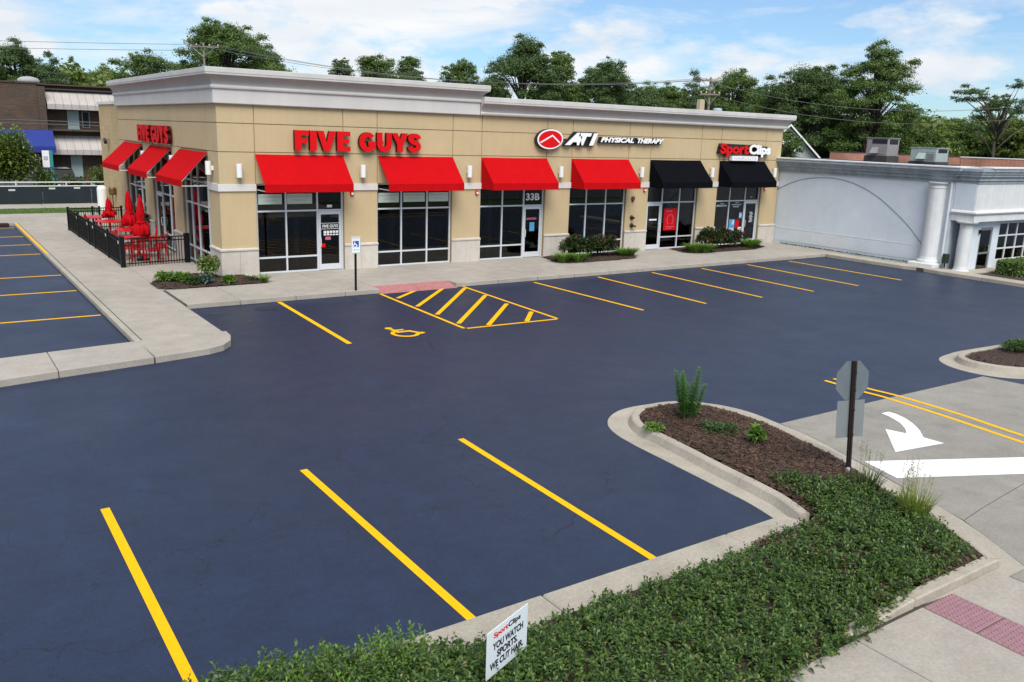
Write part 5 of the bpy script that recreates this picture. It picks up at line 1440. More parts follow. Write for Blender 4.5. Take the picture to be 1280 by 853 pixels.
# ------------------------------------------------------------------ far house, poles and wires
hs = thing('gabled_house', 'grey house with white trimmed gable between shop row and roof units', 'house', (66.5, 30, 0))
hx, hy = 66.5, 30.5
dv = Vector((0.77, -0.64)); nvv = Vector((0.64, 0.77))
def H2(a, b): return (hx + dv.x * a + nvv.x * b, hy + dv.y * a + nvv.y * b)
mb = MB(); mb.extr([(-2.9, 0), (2.9, 0), (2.9, 3.7), (0, 6.6), (-2.9, 3.7)], lambda a, z: (*H2(a, 0), z), lambda a, z: (*H2(a, 9), z)); mb.build('wall', M['siding'], hs)
for s in (-1, 1):
    mb = MB(); mb.extr([(0, 6.68), (s * 3.3, 3.38), (s * 3.3, 3.58), (0, 6.88)], lambda a, z: (*H2(a, -0.5), z), lambda a, z: (*H2(a, 9.4), z)); mb.build('roof', M['shingle'], hs)
    mb = MB(); mb.extr([(0, 6.72), (s * 3.32, 3.42), (s * 3.32, 3.62), (0, 6.92)], lambda a, z: (*H2(a, -0.62), z), lambda a, z: (*H2(a, -0.51), z)); mb.build('gable_trim', M['white_m'], hs)
mb = MB(); mb.extr([(-1.5, 5.1), (1.5, 5.1), (0, 6.6)], lambda a, z: (*H2(a, -0.12), z), lambda a, z: (*H2(a, -0.02), z)); mb.build('gable_board', M['white_m'], hs)
mb = MB(); mb.extr([(-0.8, 3.6), (0.8, 3.6), (0.8, 5.0), (-0.8, 5.0)], lambda a, z: (*H2(a, -0.10), z), lambda a, z: (*H2(a, -0.02), z)); f = mb.build('window', M['white_m'], hs)
mb = MB(); mb.extr([(-0.65, 3.72), (0.65, 3.72), (0.65, 4.9), (-0.65, 4.9)], lambda a, z: (*H2(a, -0.13), z), lambda a, z: (*H2(a, -0.101), z)); mb.build('pane', M['dark'], f)

def pole(x, y, h, rz, label, trans=False, arms=((0.25, 1.2),)):
    r = thing('utility_pole', label, 'utility pole', (x, y, 0), 'utility poles behind the shops')
    MB().tube([(x, y, 0), (x, y, h)], 0.11, 10, 0.07).build('pole', M['wood'], r)
    c, s = math.cos(rz), math.sin(rz)
    for dz_, hl in arms:
        z = h - dz_
        mb = MB(); p = [(x + c * a - s * b, y + s * a + c * b) for a, b in ((-hl, -0.2), (hl, -0.2), (hl, -0.1), (-hl, -0.1))]
        mb.prism(p, z - 0.045, z + 0.045); ao = mb.build('crossarm', M['wood'], r)
        for a in (-hl * 0.92, -hl * 0.4, hl * 0.4, hl * 0.92):
            MB().lathe([(0.03, z + 0.06), (0.06, z + 0.1), (0.04, z + 0.2)], x + c * a + s * 0.15, y + s * a - c * 0.15, 8).build('insulator', M['cream'], ao)
        for sg in (-1, 1):
            MB().tube([(x + c * sg * hl * 0.7 + s * 0.15, y + s * sg * hl * 0.7 - c * 0.15, z - 0.05), (x + s * 0.12, y - c * 0.12, z - 0.7)], 0.02, 5).build('brace', M['alu_dark'], r)
    if trans:
        MB().lathe([(0.28, h - 3.1), (0.32, h - 3.05), (0.32, h - 2.15), (0.26, h - 2.05)], x + 0.45, y - 0.45, 14).build('transformer', M['trans'], r)
        MB().box(x - 0.75, y + 0.1, h - 2.9, x - 0.3, y + 0.4, h - 1.5).build('junction_box', M['cream'], r)
    return r
pole(10.40, 38.6, 10.75, R(-30), 'wooden utility pole with one crossarm behind the tall corner cornice', arms=((0.3, 1.15),))
pole(38.2, 15.1, 9.3, R(-30), 'utility pole with grey transformer rising behind the shop roof', True, arms=((0.25, 0.8), (1.15, 0.7)))
pole(62, -3.0, 10.2, R(70), 'thin distant utility pole among the trees at the right edge', arms=((0.3, 1.2),))
def wire(p, q, sag, label, r=0.015):
    p = Vector(p); q = Vector(q)
    pts = [p + (q - p) * t - Vector((0, 0, sag * 4 * t * (1 - t))) for t in np.linspace(0, 1, 22)]
    o = MB().tube(pts, r, 5).build('power_line', M['wire'])
    tag(o, label, 'power line', 'overhead wires')
for k, (a, b) in enumerate(((-0.9, 10.62), (0.3, 10.62), (0.9, 10.6))):
    wire((10.4 + a, 38.5 - a * 0.5, b), (38.2 + a * 0.6, 15.0, 9.2), 1.3, ('upper', 'middle', 'lower')[k] + ' wire sloping from the left pole behind the tall cornice to the transformer pole')
wire((10.2, 38.6, 10.6), (-45, 52, 9.9), 0.6, 'wire running left from the pole across the open sky, upper one')
wire((10.2, 38.7, 10.2), (-45, 52, 9.3), 0.6, 'wire running left from the pole across the open sky, lower one')
wire((38.3, 15.0, 8.9), (62, -2.8, 9.9), 1.9, 'upper wire from the transformer pole over the grey building roof')
wire((38.4, 14.9, 8.1), (62, -2.9, 9.2), 2.0, 'lower wire from the transformer pole over the grey building roof')
wire((62, -3, 9.9), (80, -20, 9.5), 1.0, 'wire leaving the picture at the right edge among the trees', 0.02)
wire((30, 50, 4.9), (-40, 50.5, 5.1), 0.15, 'wire crossing in front of the brick office, upper one', 0.03)
wire((30, 50, 4.65), (-40, 50.5, 4.85), 0.15, 'wire crossing in front of the brick office, lower one', 0.03)
# ------------------------------------------------------------------ vegetation
rng = np.random.default_rng(11)
def quads(P, Nn, size, asp=1.0, fold=0.0):
    """one square-ish leaf spray per point: centre P, normal Nn, random spin"""
    n = len(P)
    ref = rng.normal(size=(n, 3)); Nn = Nn / (np.linalg.norm(Nn, axis=1, keepdims=True) + 1e-9)
    U = np.cross(Nn, ref); U /= np.linalg.norm(U, axis=1, keepdims=True) + 1e-9
    V = np.cross(Nn, U)
    s = (size if np.ndim(size) else np.full(n, size))[:, None] * 0.5
    a = P + U * s * asp; b = P + V * s; c = P - U * s * asp; d = P - V * s
    VV = np.stack([a, b, c, d], 1).reshape(-1, 3)
    F = np.arange(4 * n).reshape(n, 4)
    return VV, F
def crown_points(lobes, per_m2, jitter=0.25):
    Ps, Ns = [], []
    for c, r in lobes:
        c = np.array(c); r = np.array(r)
        n = int(per_m2 * 4 * math.pi * ((r[0] * r[1] + r[1] * r[2] + r[0] * r[2]) / 3))
        d = rng.normal(size=(n, 3)); d /= np.linalg.norm(d, axis=1, keepdims=True)
        d[:, 2] = np.where(d[:, 2] < -0.35, -d[:, 2] * 0.6, d[:, 2])
        rad = (1.0 - np.abs(rng.normal(size=n)) * jitter + rng.normal(size=n) * 0.16) if jitter < 0.3 else (rng.uniform(0.25, 1.08, n) + rng.exponential(0.09, n))
        Ps.append(c + d * r * rad[:, None]); Ns.append(d + rng.normal(size=(n, 3)) * 0.6 + np.array([0, 0, 0.35]))
    return np.concatenate(Ps), np.concatenate(Ns)
KIND = {'oak': 'leaf_oak', 'dark': 'leaf_dark', 'mid': 'leaf_mid', 'lite': 'leaf_lite', 'con': 'leaf_con', 'sparse': 'leaf_mid', 'umb': 'leaf_dark'}
def tree(x, y, H, Wd, kind, label, name='broadleaf_tree'):
    r = thing(name if kind != 'con' else 'conifer_tree', label, 'tree', (x, y, -0.05), 'trees beyond the shops')
    rx = Wd / 2 * (1.15 if kind == 'con' else 1.5 if kind != 'umb' else 1.2)
    lobes = []; limbs = []
    th = H * (0.48 if kind == 'umb' else 0.36)
    if kind == 'con':
        k = 14
        for i in range(k):
            s = i / (k - 1)
            z = H * (0.22 + 0.76 * s); w = rx * (1.05 - 0.92 * s) + 0.25
            for j in range(5 if s < 0.8 else 2):
                a = rng.uniform(0, 6.28); q = w * rng.uniform(0.35, 0.75)
                lobes.append(((x + q * math.cos(a), y + q * math.sin(a), z), (w * 0.55, w * 0.55, H * 0.05)))
                if s < 0.75: limbs.append(((x, y, z + 0.1), (x + q * math.cos(a), y + q * math.sin(a), z - 0.1)))
    else:
        n = {'oak': 60, 'dark': 58, 'mid': 46, 'lite': 46, 'sparse': 34, 'umb': 22}[kind]
        for i in range(n):
            a = i * 2.4 + rng.uniform(-0.5, 0.5)
            if kind == 'umb':
                zz = rng.uniform(0.58, 0.98); q = rx * rng.uniform(0.15, 1.0)
            else:
                zz = 0.33 + 0.61 * (i + 0.5) / n + rng.uniform(-0.03, 0.03)
                env = math.sin(math.pi * min(1, max(0.03, (zz - 0.20) / 0.82)) ** 0.75)
                q = rx * env * rng.uniform(0.35, 0.98)
            lr = rx * (rng.uniform(0.18, 0.31) if kind in ('sparse', 'umb') else rng.uniform(0.15, 0.31))
            c = (x + q * math.cos(a), y + q * math.sin(a), H * zz - lr * 0.3)
            lobes.append((c, (lr, lr, lr * (0.5 if kind == 'umb' else 0.75))))
            limbs.append(((x + 0.1 * math.cos(a), y + 0.1 * math.sin(a), min(H * (zz - 0.24), th + i * 0.12)), c))
            # two smaller outlying sprays break the outline
            for _ in range(3):
                b = rng.normal(size=3); b /= np.linalg.norm(b); b[2] = abs(b[2]) * 0.9 - 0.1
                s2 = lr * rng.uniform(0.22, 0.5)
                lobes.append((tuple(np.array(c) + b * lr * 1.12), (s2, s2, s2 * 0.8)))
    P, Nn = crown_points(lobes, jitter=0.25 if kind == 'con' else 0.5, per_m2={'con': 70, 'sparse': 62, 'umb': 60}.get(kind, 74))
    V, F = quads(P, Nn, rng.uniform(0.08, 0.21, size=len(P)), 0.7)
    np_mesh('crown', V, F, M[KIND[kind]], r)
    tr = MB()
    b0 = 0.018 * H + 0.06
    tr.tube([(x, y, -0.3), (x + 0.05, y, th * 0.5), (x - 0.05, y + 0.05, th), (x, y, H * (0.9 if kind == 'con' else 0.72))], b0, 9, b0 * 0.28)
    for p, q in limbs:
        p = Vector(p); q = Vector(q); md = p.lerp(q, 0.55) + Vector((0, 0, 0.08 * (q - p).length))
        tr.tube([p, md, q], b0 * 0.42, 5, b0 * 0.10)
    tr.build('trunk', M['bark'], r, smooth=True, fix=False)
    return r
TREES = [
 (3.1, 88.5, 13.2, 6.6, 'dark', 'dark tree at the left edge behind the brick office roof'),
 (5.9, 82.2, 11.9, 6.4, 'con', 'broad conifer behind the satellite dish'),
 (10.1, 94.8, 12.2, 4.6, 'con', 'narrow pointed conifer left of the low round tree'),
 (13.6, 96.2, 11.6, 6.2, 'lite', 'low round tree between conifer and tall cornice, far left'),
 (14.3, 73.6, 12.5, 6.9, 'sparse', 'thin loose tree above the left end of the tall cornice'),
 (22.2, 87.2, 12.3, 5.0, 'mid', 'small tree behind the pole at the tall cornice corner'),
 (18.3, 59.2, 14.7, 8.4, 'oak', 'biggest tree on the left, rising behind the pole'),
 (23.4, 62.4, 12.6, 6.4, 'mid', 'lower tree leaning on the right flank of the biggest left tree'),
 (35.6, 72.0, 13.5, 4.0, 'dark', 'left tree of the trio over the middle of the tall cornice'),
 (37.0, 65.8, 13.8, 4.9, 'oak', 'middle tree of the trio over the tall cornice'),
 (43.9, 70.2, 14.6, 4.3, 'mid', 'right, slender tree of the trio over the tall cornice'),
 (45.4, 60.2, 13.4, 5.1, 'mid', 'lone tree just before the cornice steps down'),
 (46.6, 49.9, 15.2, 6.8, 'dark', 'tall dark tree where the cornice steps down'),
 (52.2, 50.7, 14.3, 4.4, 'oak', 'narrow tree pressed against the tall dark one'),
 (57.4, 49.2, 13.6, 6.4, 'dark', 'round dark tree over the red oval sign'),
 (73.9, 58.5, 12.0, 6.9, 'mid', 'low tree behind the sloping wires, after the round dark one'),
 (76.0, 53.7, 13.4, 6.5, 'con', 'conifer left of the transformer pole'),
 (74.9, 46.1, 13.4, 6.2, 'mid', 'leafy tree right of the transformer pole'),
 (76.2, 36.0, 13.7, 8.2, 'dark', 'wide dark tree over the far end of the shop row, beside the tallest one'),
 (75.2, 26.8, 15.2, 6.6, 'oak', 'tallest tree on the right, above the house gable'),
 (87.3, 51.7, 11.2, 6.4, 'mid', 'tree filling the gap behind the far end of the shop row'),
 (98.6, 35.9, 8.6, 7.1, 'mid', 'low tree behind the pale green roof unit'),
 (104.8, 35.3, 8.8, 6.5, 'lite', 'yellow green tree right of the roof units, far off'),
 (105.0, 30.7, 9.1, 7.1, 'mid', 'low tree below the open topped tree at the right'),
 (103.3, 25.2, 8.8, 6.9, 'lite', 'yellow green tree at the right picture edge'),
 (89.5, 21.4, 12.4, 6.6, 'umb', 'open flat topped tree with bare limbs at the right edge'),
 (82.8, 36.3, 8.2, 7.8, 'lite', 'bright tree behind the taupe roof unit'),
 (74.2, 65.0, 11.4, 5.5, 'lite', 'bright low tree at the foot of the round dark tree'),
 (55.9, 70.2, 11.7, 6.3, 'mid', 'low tree behind the lone tree at the cornice step'),
 (79.0, 27.5, 8.6, 6.5, 'mid', 'low tree under the tallest right tree'),
 (40.6, 73.5, 12.4, 6.0, 'mid', 'low dense tree joining the trio over the tall cornice, left gap'),
 (40.9, 64.5, 12.0, 5.0, 'dark', 'low dense tree joining the trio over the tall cornice, right gap'),
 (54.3, 21.0, 6.4, 2.6, 'mid', 'small tree covering the left side of the house gable'),
 (62.1, 58.2, 12.6, 5.5, 'mid', 'mid green tree in the gap left of the round dark one'),
 (74.0, 55.6, 11.8, 6.5, 'oak', 'spreading tree left of the conifer by the transformer pole'),
 (79.4, 53.1, 12.0, 6.0, 'mid', 'tree directly behind the transformer'),
 (79.7, 46.7, 12.0, 6.5, 'oak', 'tree between the transformer pole and the wide dark one'),
 (85.1, 43.2, 12.6, 6.5, 'mid', 'tree half hidden at the left shoulder of the wide dark one'),
 (65.7, 52.5, 10.9, 7.0, 'dark', 'low spreading tree right of the round dark one over the oval sign'),
 (59.8, 61.0, 12.0, 6.0, 'oak', 'broad tree filling in behind the round dark one'),
 (74.6, 41.5, 9.4, 5.0, 'lite', 'small bright tree left of the house gable'),
]
for t in TREES: tree(*t)
# a leafy belt of woodland, farther off, reading as one mass
lob = []
for a in np.linspace(-6, 78, 250):
    D = rng.uniform(118, 150)
    az = R(a); h = (10.2 if a < 14 else 7.6 if a < 55 else 8.0) + rng.uniform(-1.6, 1.2) - (0.9 if a > 70 else 0)
    r_ = rng.uniform(1.8, 3.0)
    for k in range(3):
        lob.append(((-8.3 + D * math.sin(az) + rng.uniform(-1.5, 1.5), -28.9 + D * math.cos(az) + rng.uniform(-1.5, 1.5), h - r_ * 0.7 - k * 2.2), (r_, r_, r_ * 0.85)))
P, Nn = crown_points(lob, 4.5)
V, F = quads(P, Nn, rng.uniform(0.3, 0.65, size=len(P)), 0.8)
np_mesh('distant_woods', V, F, M['leaf_lite'], kind='stuff')

# shrubs --------------------------------------------------------------
def leaf_blades(P, Dv, L, Wd, droop=0.25, nseg=2):
    """pointed leaves: start P, direction Dv, length L, width Wd; two folded quads each"""
    n = len(P)
    Dv = Dv / (np.linalg.norm(Dv, axis=1, keepdims=True) + 1e-9)
    up = np.tile(np.array([0, 0, 1.0]), (n, 1)) + rng.normal(size=(n, 3)) * 0.15
    S = np.cross(Dv, up); S /= np.linalg.norm(S, axis=1, keepdims=True) + 1e-9
    Nn = np.cross(S, Dv)
    L = L[:, None] if np.ndim(L) else np.full((n, 1), L); Wd = Wd[:, None] if np.ndim(Wd) else np.full((n, 1), Wd)
    base = P; mid = P + Dv * L * 0.5; tip = P + Dv * L - np.array([0, 0, 1.0]) * L * droop
    lf = mid + S * Wd * 0.5 + Nn * Wd * 0.14; rt = mid - S * Wd * 0.5 + Nn * Wd * 0.14
    V = np.stack([base, lf, tip, mid - Nn * 0.0, rt], 1).reshape(-1, 3)
    i = np.arange(n)[:, None] * 5
    F = np.concatenate([i + np.array([[0, 3, 2, 1]]), i + np.array([[0, 4, 2, 3]])], 0)
    return V, F
def shrub(x, y, z, w, h, n, m, label, name='shrub', cat='shrub', leaf=0.06, bloom=None, nb=0, group=None, lobes_n=7, wy=None):
    r = thing(name, label, cat, (x, y, z), group)
    wy = wy or w
    C0 = []
    for k in range(lobes_n):
        a = k * 2.4; q = 0.62 * math.sqrt((k + 0.3) / lobes_n)
        C0.append((x + w * 0.5 * q * math.cos(a), y + wy * 0.5 * q * math.sin(a), z + h * (0.52 + 0.14 * math.sin(k * 1.7)), 0.42 * rng.uniform(0.8, 1.15)))
    per = n // lobes_n
    Ps, Ds = [], []
    for cx_, cy_, cz_, s in C0:
        d = rng.normal(size=(per, 3)); d /= np.linalg.norm(d, axis=1, keepdims=True); d[:, 2] = np.abs(d[:, 2]) * 1.0 - 0.25
        rad = rng.uniform(0.45, 1.05, size=(per, 1))
        Ps.append(np.array([cx_, cy_, cz_]) + d * rad * np.array([w * s * 0.55, wy * s * 0.55, h * 0.46])); Ds.append(d + rng.normal(size=(per, 3)) * 0.5 + np.array([0, 0, 0.15]))
    P = np.concatenate(Ps); Dv = np.concatenate(Ds)
    P[:, 2] = np.maximum(P[:, 2], z + 0.02)
    V, F = leaf_blades(P, Dv, rng.uniform(0.7, 1.3, len(P)) * leaf, rng.uniform(0.4, 0.6, len(P)) * leaf)
    np_mesh('foliage', V, F, m, r)
    st = MB()
    for cx_, cy_, cz_, s in C0: st.tube([(x + 0.25 * (cx_ - x), y + 0.25 * (cy_ - y), z - 0.03), (cx_, cy_, cz_)], 0.012, 5, 0.005)
    st.build('stem', M['bark'], r)
    if bloom:
        sel = rng.choice(len(P), nb, replace=False); hi = P[sel] * 1.0
        Q = []; 
        for p in hi:
            c = np.array([x, y, z + h * 0.4]); dd = (p - c); p2 = c + dd * 1.12 + np.array([0, 0, 0.05])
            Q.append(p2 + rng.normal(size=(7, 3)) * 0.02)
        Q = np.concatenate(Q); Nn = rng.normal(size=Q.shape) + np.array([0, -0.3, 0.6])
        V, F = quads(Q, Nn, 0.055, 0.8); np_mesh('blossom', V, F, bloom, r)
    return r
def blades(x, y, z, spread, h, n, m, label, name='grass_clump', cat='plant', wdt=0.012, arch=0.6, heads=None, nh=0, group=None):
    r = thing(name, label, cat, (x, y, z), group)
    def strip(n, h0, h1, wd, ar, sp):
        a = rng.uniform(0, 6.283, n); q = np.sqrt(rng.uniform(0, 1, n)) * sp * 0.35
        B0 = np.stack([x + q * np.cos(a), y + q * np.sin(a), np.full(n, z)], 1)
        a2 = a + rng.normal(size=n) * 0.5
        dirv = np.stack([np.cos(a2), np.sin(a2), np.zeros(n)], 1); side = np.stack([-np.sin(a2), np.cos(a2), np.zeros(n)], 1)
        hh = rng.uniform(h0, h1, n)[:, None]; ln = rng.uniform(0.3, 1.0, n)[:, None] * sp * ar
        rows = []
        for t, wk in ((0, 0.8), (0.35, 1.0), (0.7, 0.75), (1.0, 0.12)):
            c = B0 + dirv * ln * t ** 1.9 + np.array([0, 0, 1.0]) * hh * (t - 0.32 * ar * t ** 2.4)
            rows += [c - side * wd * wk / 2, c + side * wd * wk / 2]
        V = np.stack(rows, 1).reshape(-1, 3); i = np.arange(n)[:, None] * 8
        F = np.concatenate([i + np.array([[2 * k, 2 * k + 1, 2 * k + 3, 2 * k + 2]]) for k in range(3)], 0)
        return V, F, rows[-1]
    V, F, _ = strip(n, h * 0.55, h, wdt, arch, spread)
    np_mesh('blades', V, F, m, r)
    if heads:
        V, F, tips = strip(nh, h * 1.05, h * 1.75, wdt * 0.5, arch * 0.35, spread)
        o = np_mesh('stalks', V, F, M['straw'], r, kind='stuff')
        Q = np.repeat(tips, 14, 0); k = np.tile(np.linspace(0, 1, 14), nh)
        Q = Q - np.array([0, 0, 1.0]) * (k * h * 0.28)[:, None] + rng.normal(size=Q.shape) * 0.006
        V, F = quads(Q, rng.normal(size=Q.shape), 0.022, 0.6); np_mesh('seed_heads', V, F, heads, r, kind='stuff')
    return r
def mulch_bed(name, poly, z0, z1, chips, parent=None, zf=None):
    xs_ = [p[0] for p in poly]; ys2 = [p[1] for p in poly]
    r = thing(name[0], name[1], 'planting bed', (sum(xs_) / len(xs_), sum(ys2) / len(ys2), z0)) if isinstance(name, tuple) else None
    # a gently heaped grid, clipped to the bed outline
    step = 0.07
    inn = poly
    gx = np.arange(min(xs_), max(xs_) + step, step); gy = np.arange(min(ys2), max(ys2) + step, step)
    X, Y = np.meshgrid(gx, gy, indexing='ij')
    ok = in_poly(X, Y, inn)
    de = np.full(X.shape, 9.0)
    for i in range(len(poly)):
        a = np.array(poly[i]); b = np.array(poly[(i + 1) % len(poly)]); ab = b - a
        t = np.clip(((X - a[0]) * ab[0] + (Y - a[1]) * ab[1]) / (ab @ ab + 1e-9), 0, 1)
        de = np.minimum(de, np.hypot(X - a[0] - t * ab[0], Y - a[1] - t * ab[1]))
    Z = z0 + (z1 - z0) * np.clip(de / 0.35, 0, 1) ** 0.6 + rng.normal(size=X.shape) * 0.006
    idx = -np.ones(X.shape, int); idx[ok] = np.arange(ok.sum())
    V = np.stack([X[ok], Y[ok], Z[ok]], 1)
    F = []
    for i in range(X.shape[0] - 1):
        for j in range(X.shape[1] - 1):
            q = (idx[i, j], idx[i + 1, j], idx[i + 1, j + 1], idx[i, j + 1])
            if min(q) >= 0: F.append(q)
    o = np_mesh('soil' if r else 'mulch_bed', V, np.array(F), M['mulch'], r)
    if not r: o['kind'] = 'structure'
    sel = rng.integers(0, len(V), chips)
    P = V[sel] + np.stack([rng.uniform(-.04, .04, chips), rng.uniform(-.04, .04, chips), rng.uniform(0.0, 0.014, chips)], 1)
    a = rng.uniform(0, 6.283, chips); dv_ = np.stack([np.cos(a), np.sin(a), rng.normal(size=chips) * 0.25], 1); sd_ = np.stack([-np.sin(a), np.cos(a), rng.normal(size=chips) * 0.3], 1)
    L = rng.uniform(0.015, 0.05, chips)[:, None]; w_ = rng.uniform(0.005, 0.013, chips)[:, None]
    VV = np.stack([P - dv_ * L - sd_ * w_, P + dv_ * L - sd_ * w_, P + dv_ * L * 0.9 + sd_ * w_, P - dv_ * L * 0.9 + sd_ * w_], 1).reshape(-1, 3)
    np_mesh('bark_chips', VV, np.arange(4 * chips).reshape(-1, 4), M['chip_a'], o if not r else r, kind='stuff')
    return V
# near island: mulch, then the groundcover
isl_in = [(1.42, -22.3), (1.73, -21.45), (1.80, -20.9), (1.87, -20.2), (1.96, -19.4), (2.02, -18.8), (2.05, -18.35), (2.17, -17.97), (2.42, -17.68), (2.83, -17.47), (3.28, -17.48), (3.72, -17.66), (3.97, -18.0), (4.10, -18.5), (4.10, -19.2), (3.94, -20.05), (3.73, -21.0), (3.29, -21.97), (2.74, -23.4), (2.33, -24.06), (1.0, -24.06), (0.2, -24.0), (0.2, -22.3)]
mulch_bed('mulch', isl_in, 0.12, 0.20, 15000)
for (x, y, d) in ():
    pass
cover = [(-9.5, -22.0), (-7.6, -21.78), (-6.5, -21.80), (-5.6, -21.93), (-4.75, -22.10), (-4.3, -22.36), (1.42, -22.36), (1.70, -21.9), (1.84, -21.45), (1.98, -21.0), (2.35, -21.2), (2.75, -21.75), (3.02, -22.3), (2.80, -23.0), (2.42, -23.75), (2.24, -24.03), (0.66, -24.12), (-0.4, -24.32), (-2.0, -24.40), (-9.5, -24.5)]
struct('soil_bed', MB().box(-12, -24.03, 0.0, 0.4, -22.37, 0.10).box(-12, -24.24, 0.0, -0.64, -24.031, 0.03), M['mulch'])
def groundcover(poly, per_m2):
    xs_ = [p[0] for p in poly]; ys2 = [p[1] for p in poly]
    ar = (max(xs_) - min(xs_)) * (max(ys2) - min(ys2))
    n = int(ar * per_m2)
    x = rng.uniform(min(xs_), max(xs_), n); y = rng.uniform(min(ys2), max(ys2), n)
    ok = in_poly(x, y, poly); x = x[ok]; y = y[ok]; n = len(x)
    de = np.full(n, 9.0)
    for i in range(len(poly)):
        a = np.array(poly[i]); b = np.array(poly[(i + 1) % len(poly)]); ab = b - a
        t = np.clip(((x - a[0]) * ab[0] + (y - a[1]) * ab[1]) / (ab @ ab + 1e-9), 0, 1)
        de = np.minimum(de, np.hypot(x - a[0] - t * ab[0], y - a[1] - t * ab[1]))
    lump = np.array([mnoise.noise(Vector((float(a) * 1.7, float(b) * 1.7, 0))) for a, b in zip(x, y)])
    lump2 = np.array([mnoise.noise(Vector((float(a) * 6, float(b) * 6, 3))) for a, b in zip(x, y)])
    left = np.clip((-3.6 - x) / 2.0, 0, 1); isle = np.clip((x - 0.0) / 0.8, 0, 1)
    top = 0.16 + 0.10 * np.clip(de / 0.35, 0, 1) + 0.07 * lump + 0.10 * lump2 + 0.16 * left + 0.10 * isle
    keep = (rng.uniform(size=n) < np.clip(0.55 + de / 0.2, 0, 1)) & (rng.uniform(size=n) < 0.78 + 0.6 * lump2)
    x, y, top = x[keep], y[keep], top[keep]; n = len(x)
    Ps, Ds, Ls = [], [], []
    lean_ = rng.normal(size=(n, 2)) * 0.16
    K = 9
    ph = rng.uniform(0, 6.283, n)
    ht = top + rng.uniform(-0.09, 0.03, n)
    for k in range(K):
        s = k / (K - 1)
        zz = ht - 0.10 * (1 - s) ** 1.0
        a = ph + k * 2.4
        out_ = 0.9 - 0.55 * s
        Ps.append(np.stack([x + lean_[:, 0] * zz, y + lean_[:, 1] * zz, zz], 1))
        Ds.append(np.stack([np.cos(a) * out_, np.sin(a) * out_, np.full(n, 0.12 + 0.6 * s)], 1) + rng.normal(size=(n, 3)) * 0.34)
        Ls.append(rng.uniform(0.052, 0.100, n) * (1 - 0.35 * s))
    P = np.concatenate(Ps); Dv = np.concatenate(Ds); L = np.concatenate(Ls)
    V, F = leaf_blades(P, Dv, L, L * rng.uniform(0.36, 0.52, len(L)), droop=0.22)
    return V, F
V, F = groundcover(cover, 460)
np_mesh('groundcover', V, F, M['leaf_cover'], kind='stuff')
# a few taller shoots standing out of the groundcover on the left
n = 260
x = rng.uniform(-7.2, -4.6, n); y = rng.uniform(-22.6, -21.95, n)
Ps, Ds = [], []
ph = rng.uniform(0, 6.28, n); ht = rng.uniform(0.26, 0.41, n)
for k in range(12):
    s = k / 11; a = ph + 2.4 * k
    Ps.append(np.stack([x, y, ht - 0.16 * (1 - s)], 1)); Ds.append(np.stack([np.cos(a) * (0.9 - 0.5 * s), np.sin(a) * (0.9 - 0.5 * s), np.full(n, 0.25 + 0.6 * s)], 1))
V, F = leaf_blades(np.concatenate(Ps), np.concatenate(Ds), rng.uniform(0.05, 0.08, 12 * n), rng.uniform(0.018, 0.028, 12 * n))
np_mesh('groundcover_shoots', V, F, M['leaf_lime'], kind='stuff')

# island plants
def tall_weed(x, y, z, h, stalks, label):
    r = thing('leafy_plant', label, 'plant', (x, y, z))
    st = MB(); Ps, Ds, Ls = [], [], []
    for k in range(stalks):
        a = k * 2.4; q = 0.17 * math.sqrt((k + 0.4) / stalks)
        tx, ty = x + q * math.cos(a) * 1.9, y + q * math.sin(a) * 1.9
        hh = h * rng.uniform(0.55, 1.0)
        st.tube([(x + q * math.cos(a) * 0.6, y + q * math.sin(a) * 0.6, z), (tx, ty, z + hh)], 0.009, 5, 0.004)
        n = int(hh * 150)
        s = np.linspace(0.12, 1, n); aa = np.arange(n) * 2.4 + k
        P = np.stack([x + q * math.cos(a) * (0.6 + 1.3 * s), y + q * math.sin(a) * (0.6 + 1.3 * s), z + hh * s], 1)
        Ps.append(P); Ds.append(np.stack([np.cos(aa), np.sin(aa), np.full(n, 0.55)], 1)); Ls.append(0.135 * (1 - 0.6 * s ** 3))
    P = np.concatenate(Ps); L = np.concatenate(Ls)
    V, F = leaf_blades(P, np.concatenate(Ds), L, L * 0.33, droop=0.12)
    np_mesh('foliage', V, F, M['leaf_weed'], r)
    st.build('stalk', M['stem'], r)
tall_weed(2.88, -18.42, 0.17, 1.14, 7, 'tall upright weed with many leafy stalks in the island mulch')
shrub(1.98, -18.5, 0.13, 0.36, 0.16, 260, M['leaf_lime'], 'small bright weed against the island kerb nose', 'weed', 'plant', 0.06)
shrub(2.92, -19.15, 0.14, 0.75, 0.16, 620, M['leaf_shrub'], 'flat spreading weed in front of the tall one', 'weed', 'plant', 0.07)
shrub(3.02, -19.9, 0.15, 0.30, 0.34, 260, M['leaf_lime'], 'small upright yellow green plant in the mulch behind the sign post', 'young_shrub', 'plant', 0.10, lobes_n=5)
blades(2.82, -22.12, 0.15, 0.42, 0.50, 150, M['leaf_shrub'], 'green grassy tuft with thin seed stalks close to the sign post', 'grass_clump', 'plant', 0.012, 0.5, M['bloom_pale'], 16)
blades(2.55, -23.0, 0.15, 0.50, 0.55, 240, M['straw'], 'straw coloured feather grass leaning over the driveway edge', 'grass_clump', 'plant', 0.012, 0.45, M['bloom_pale'], 40)
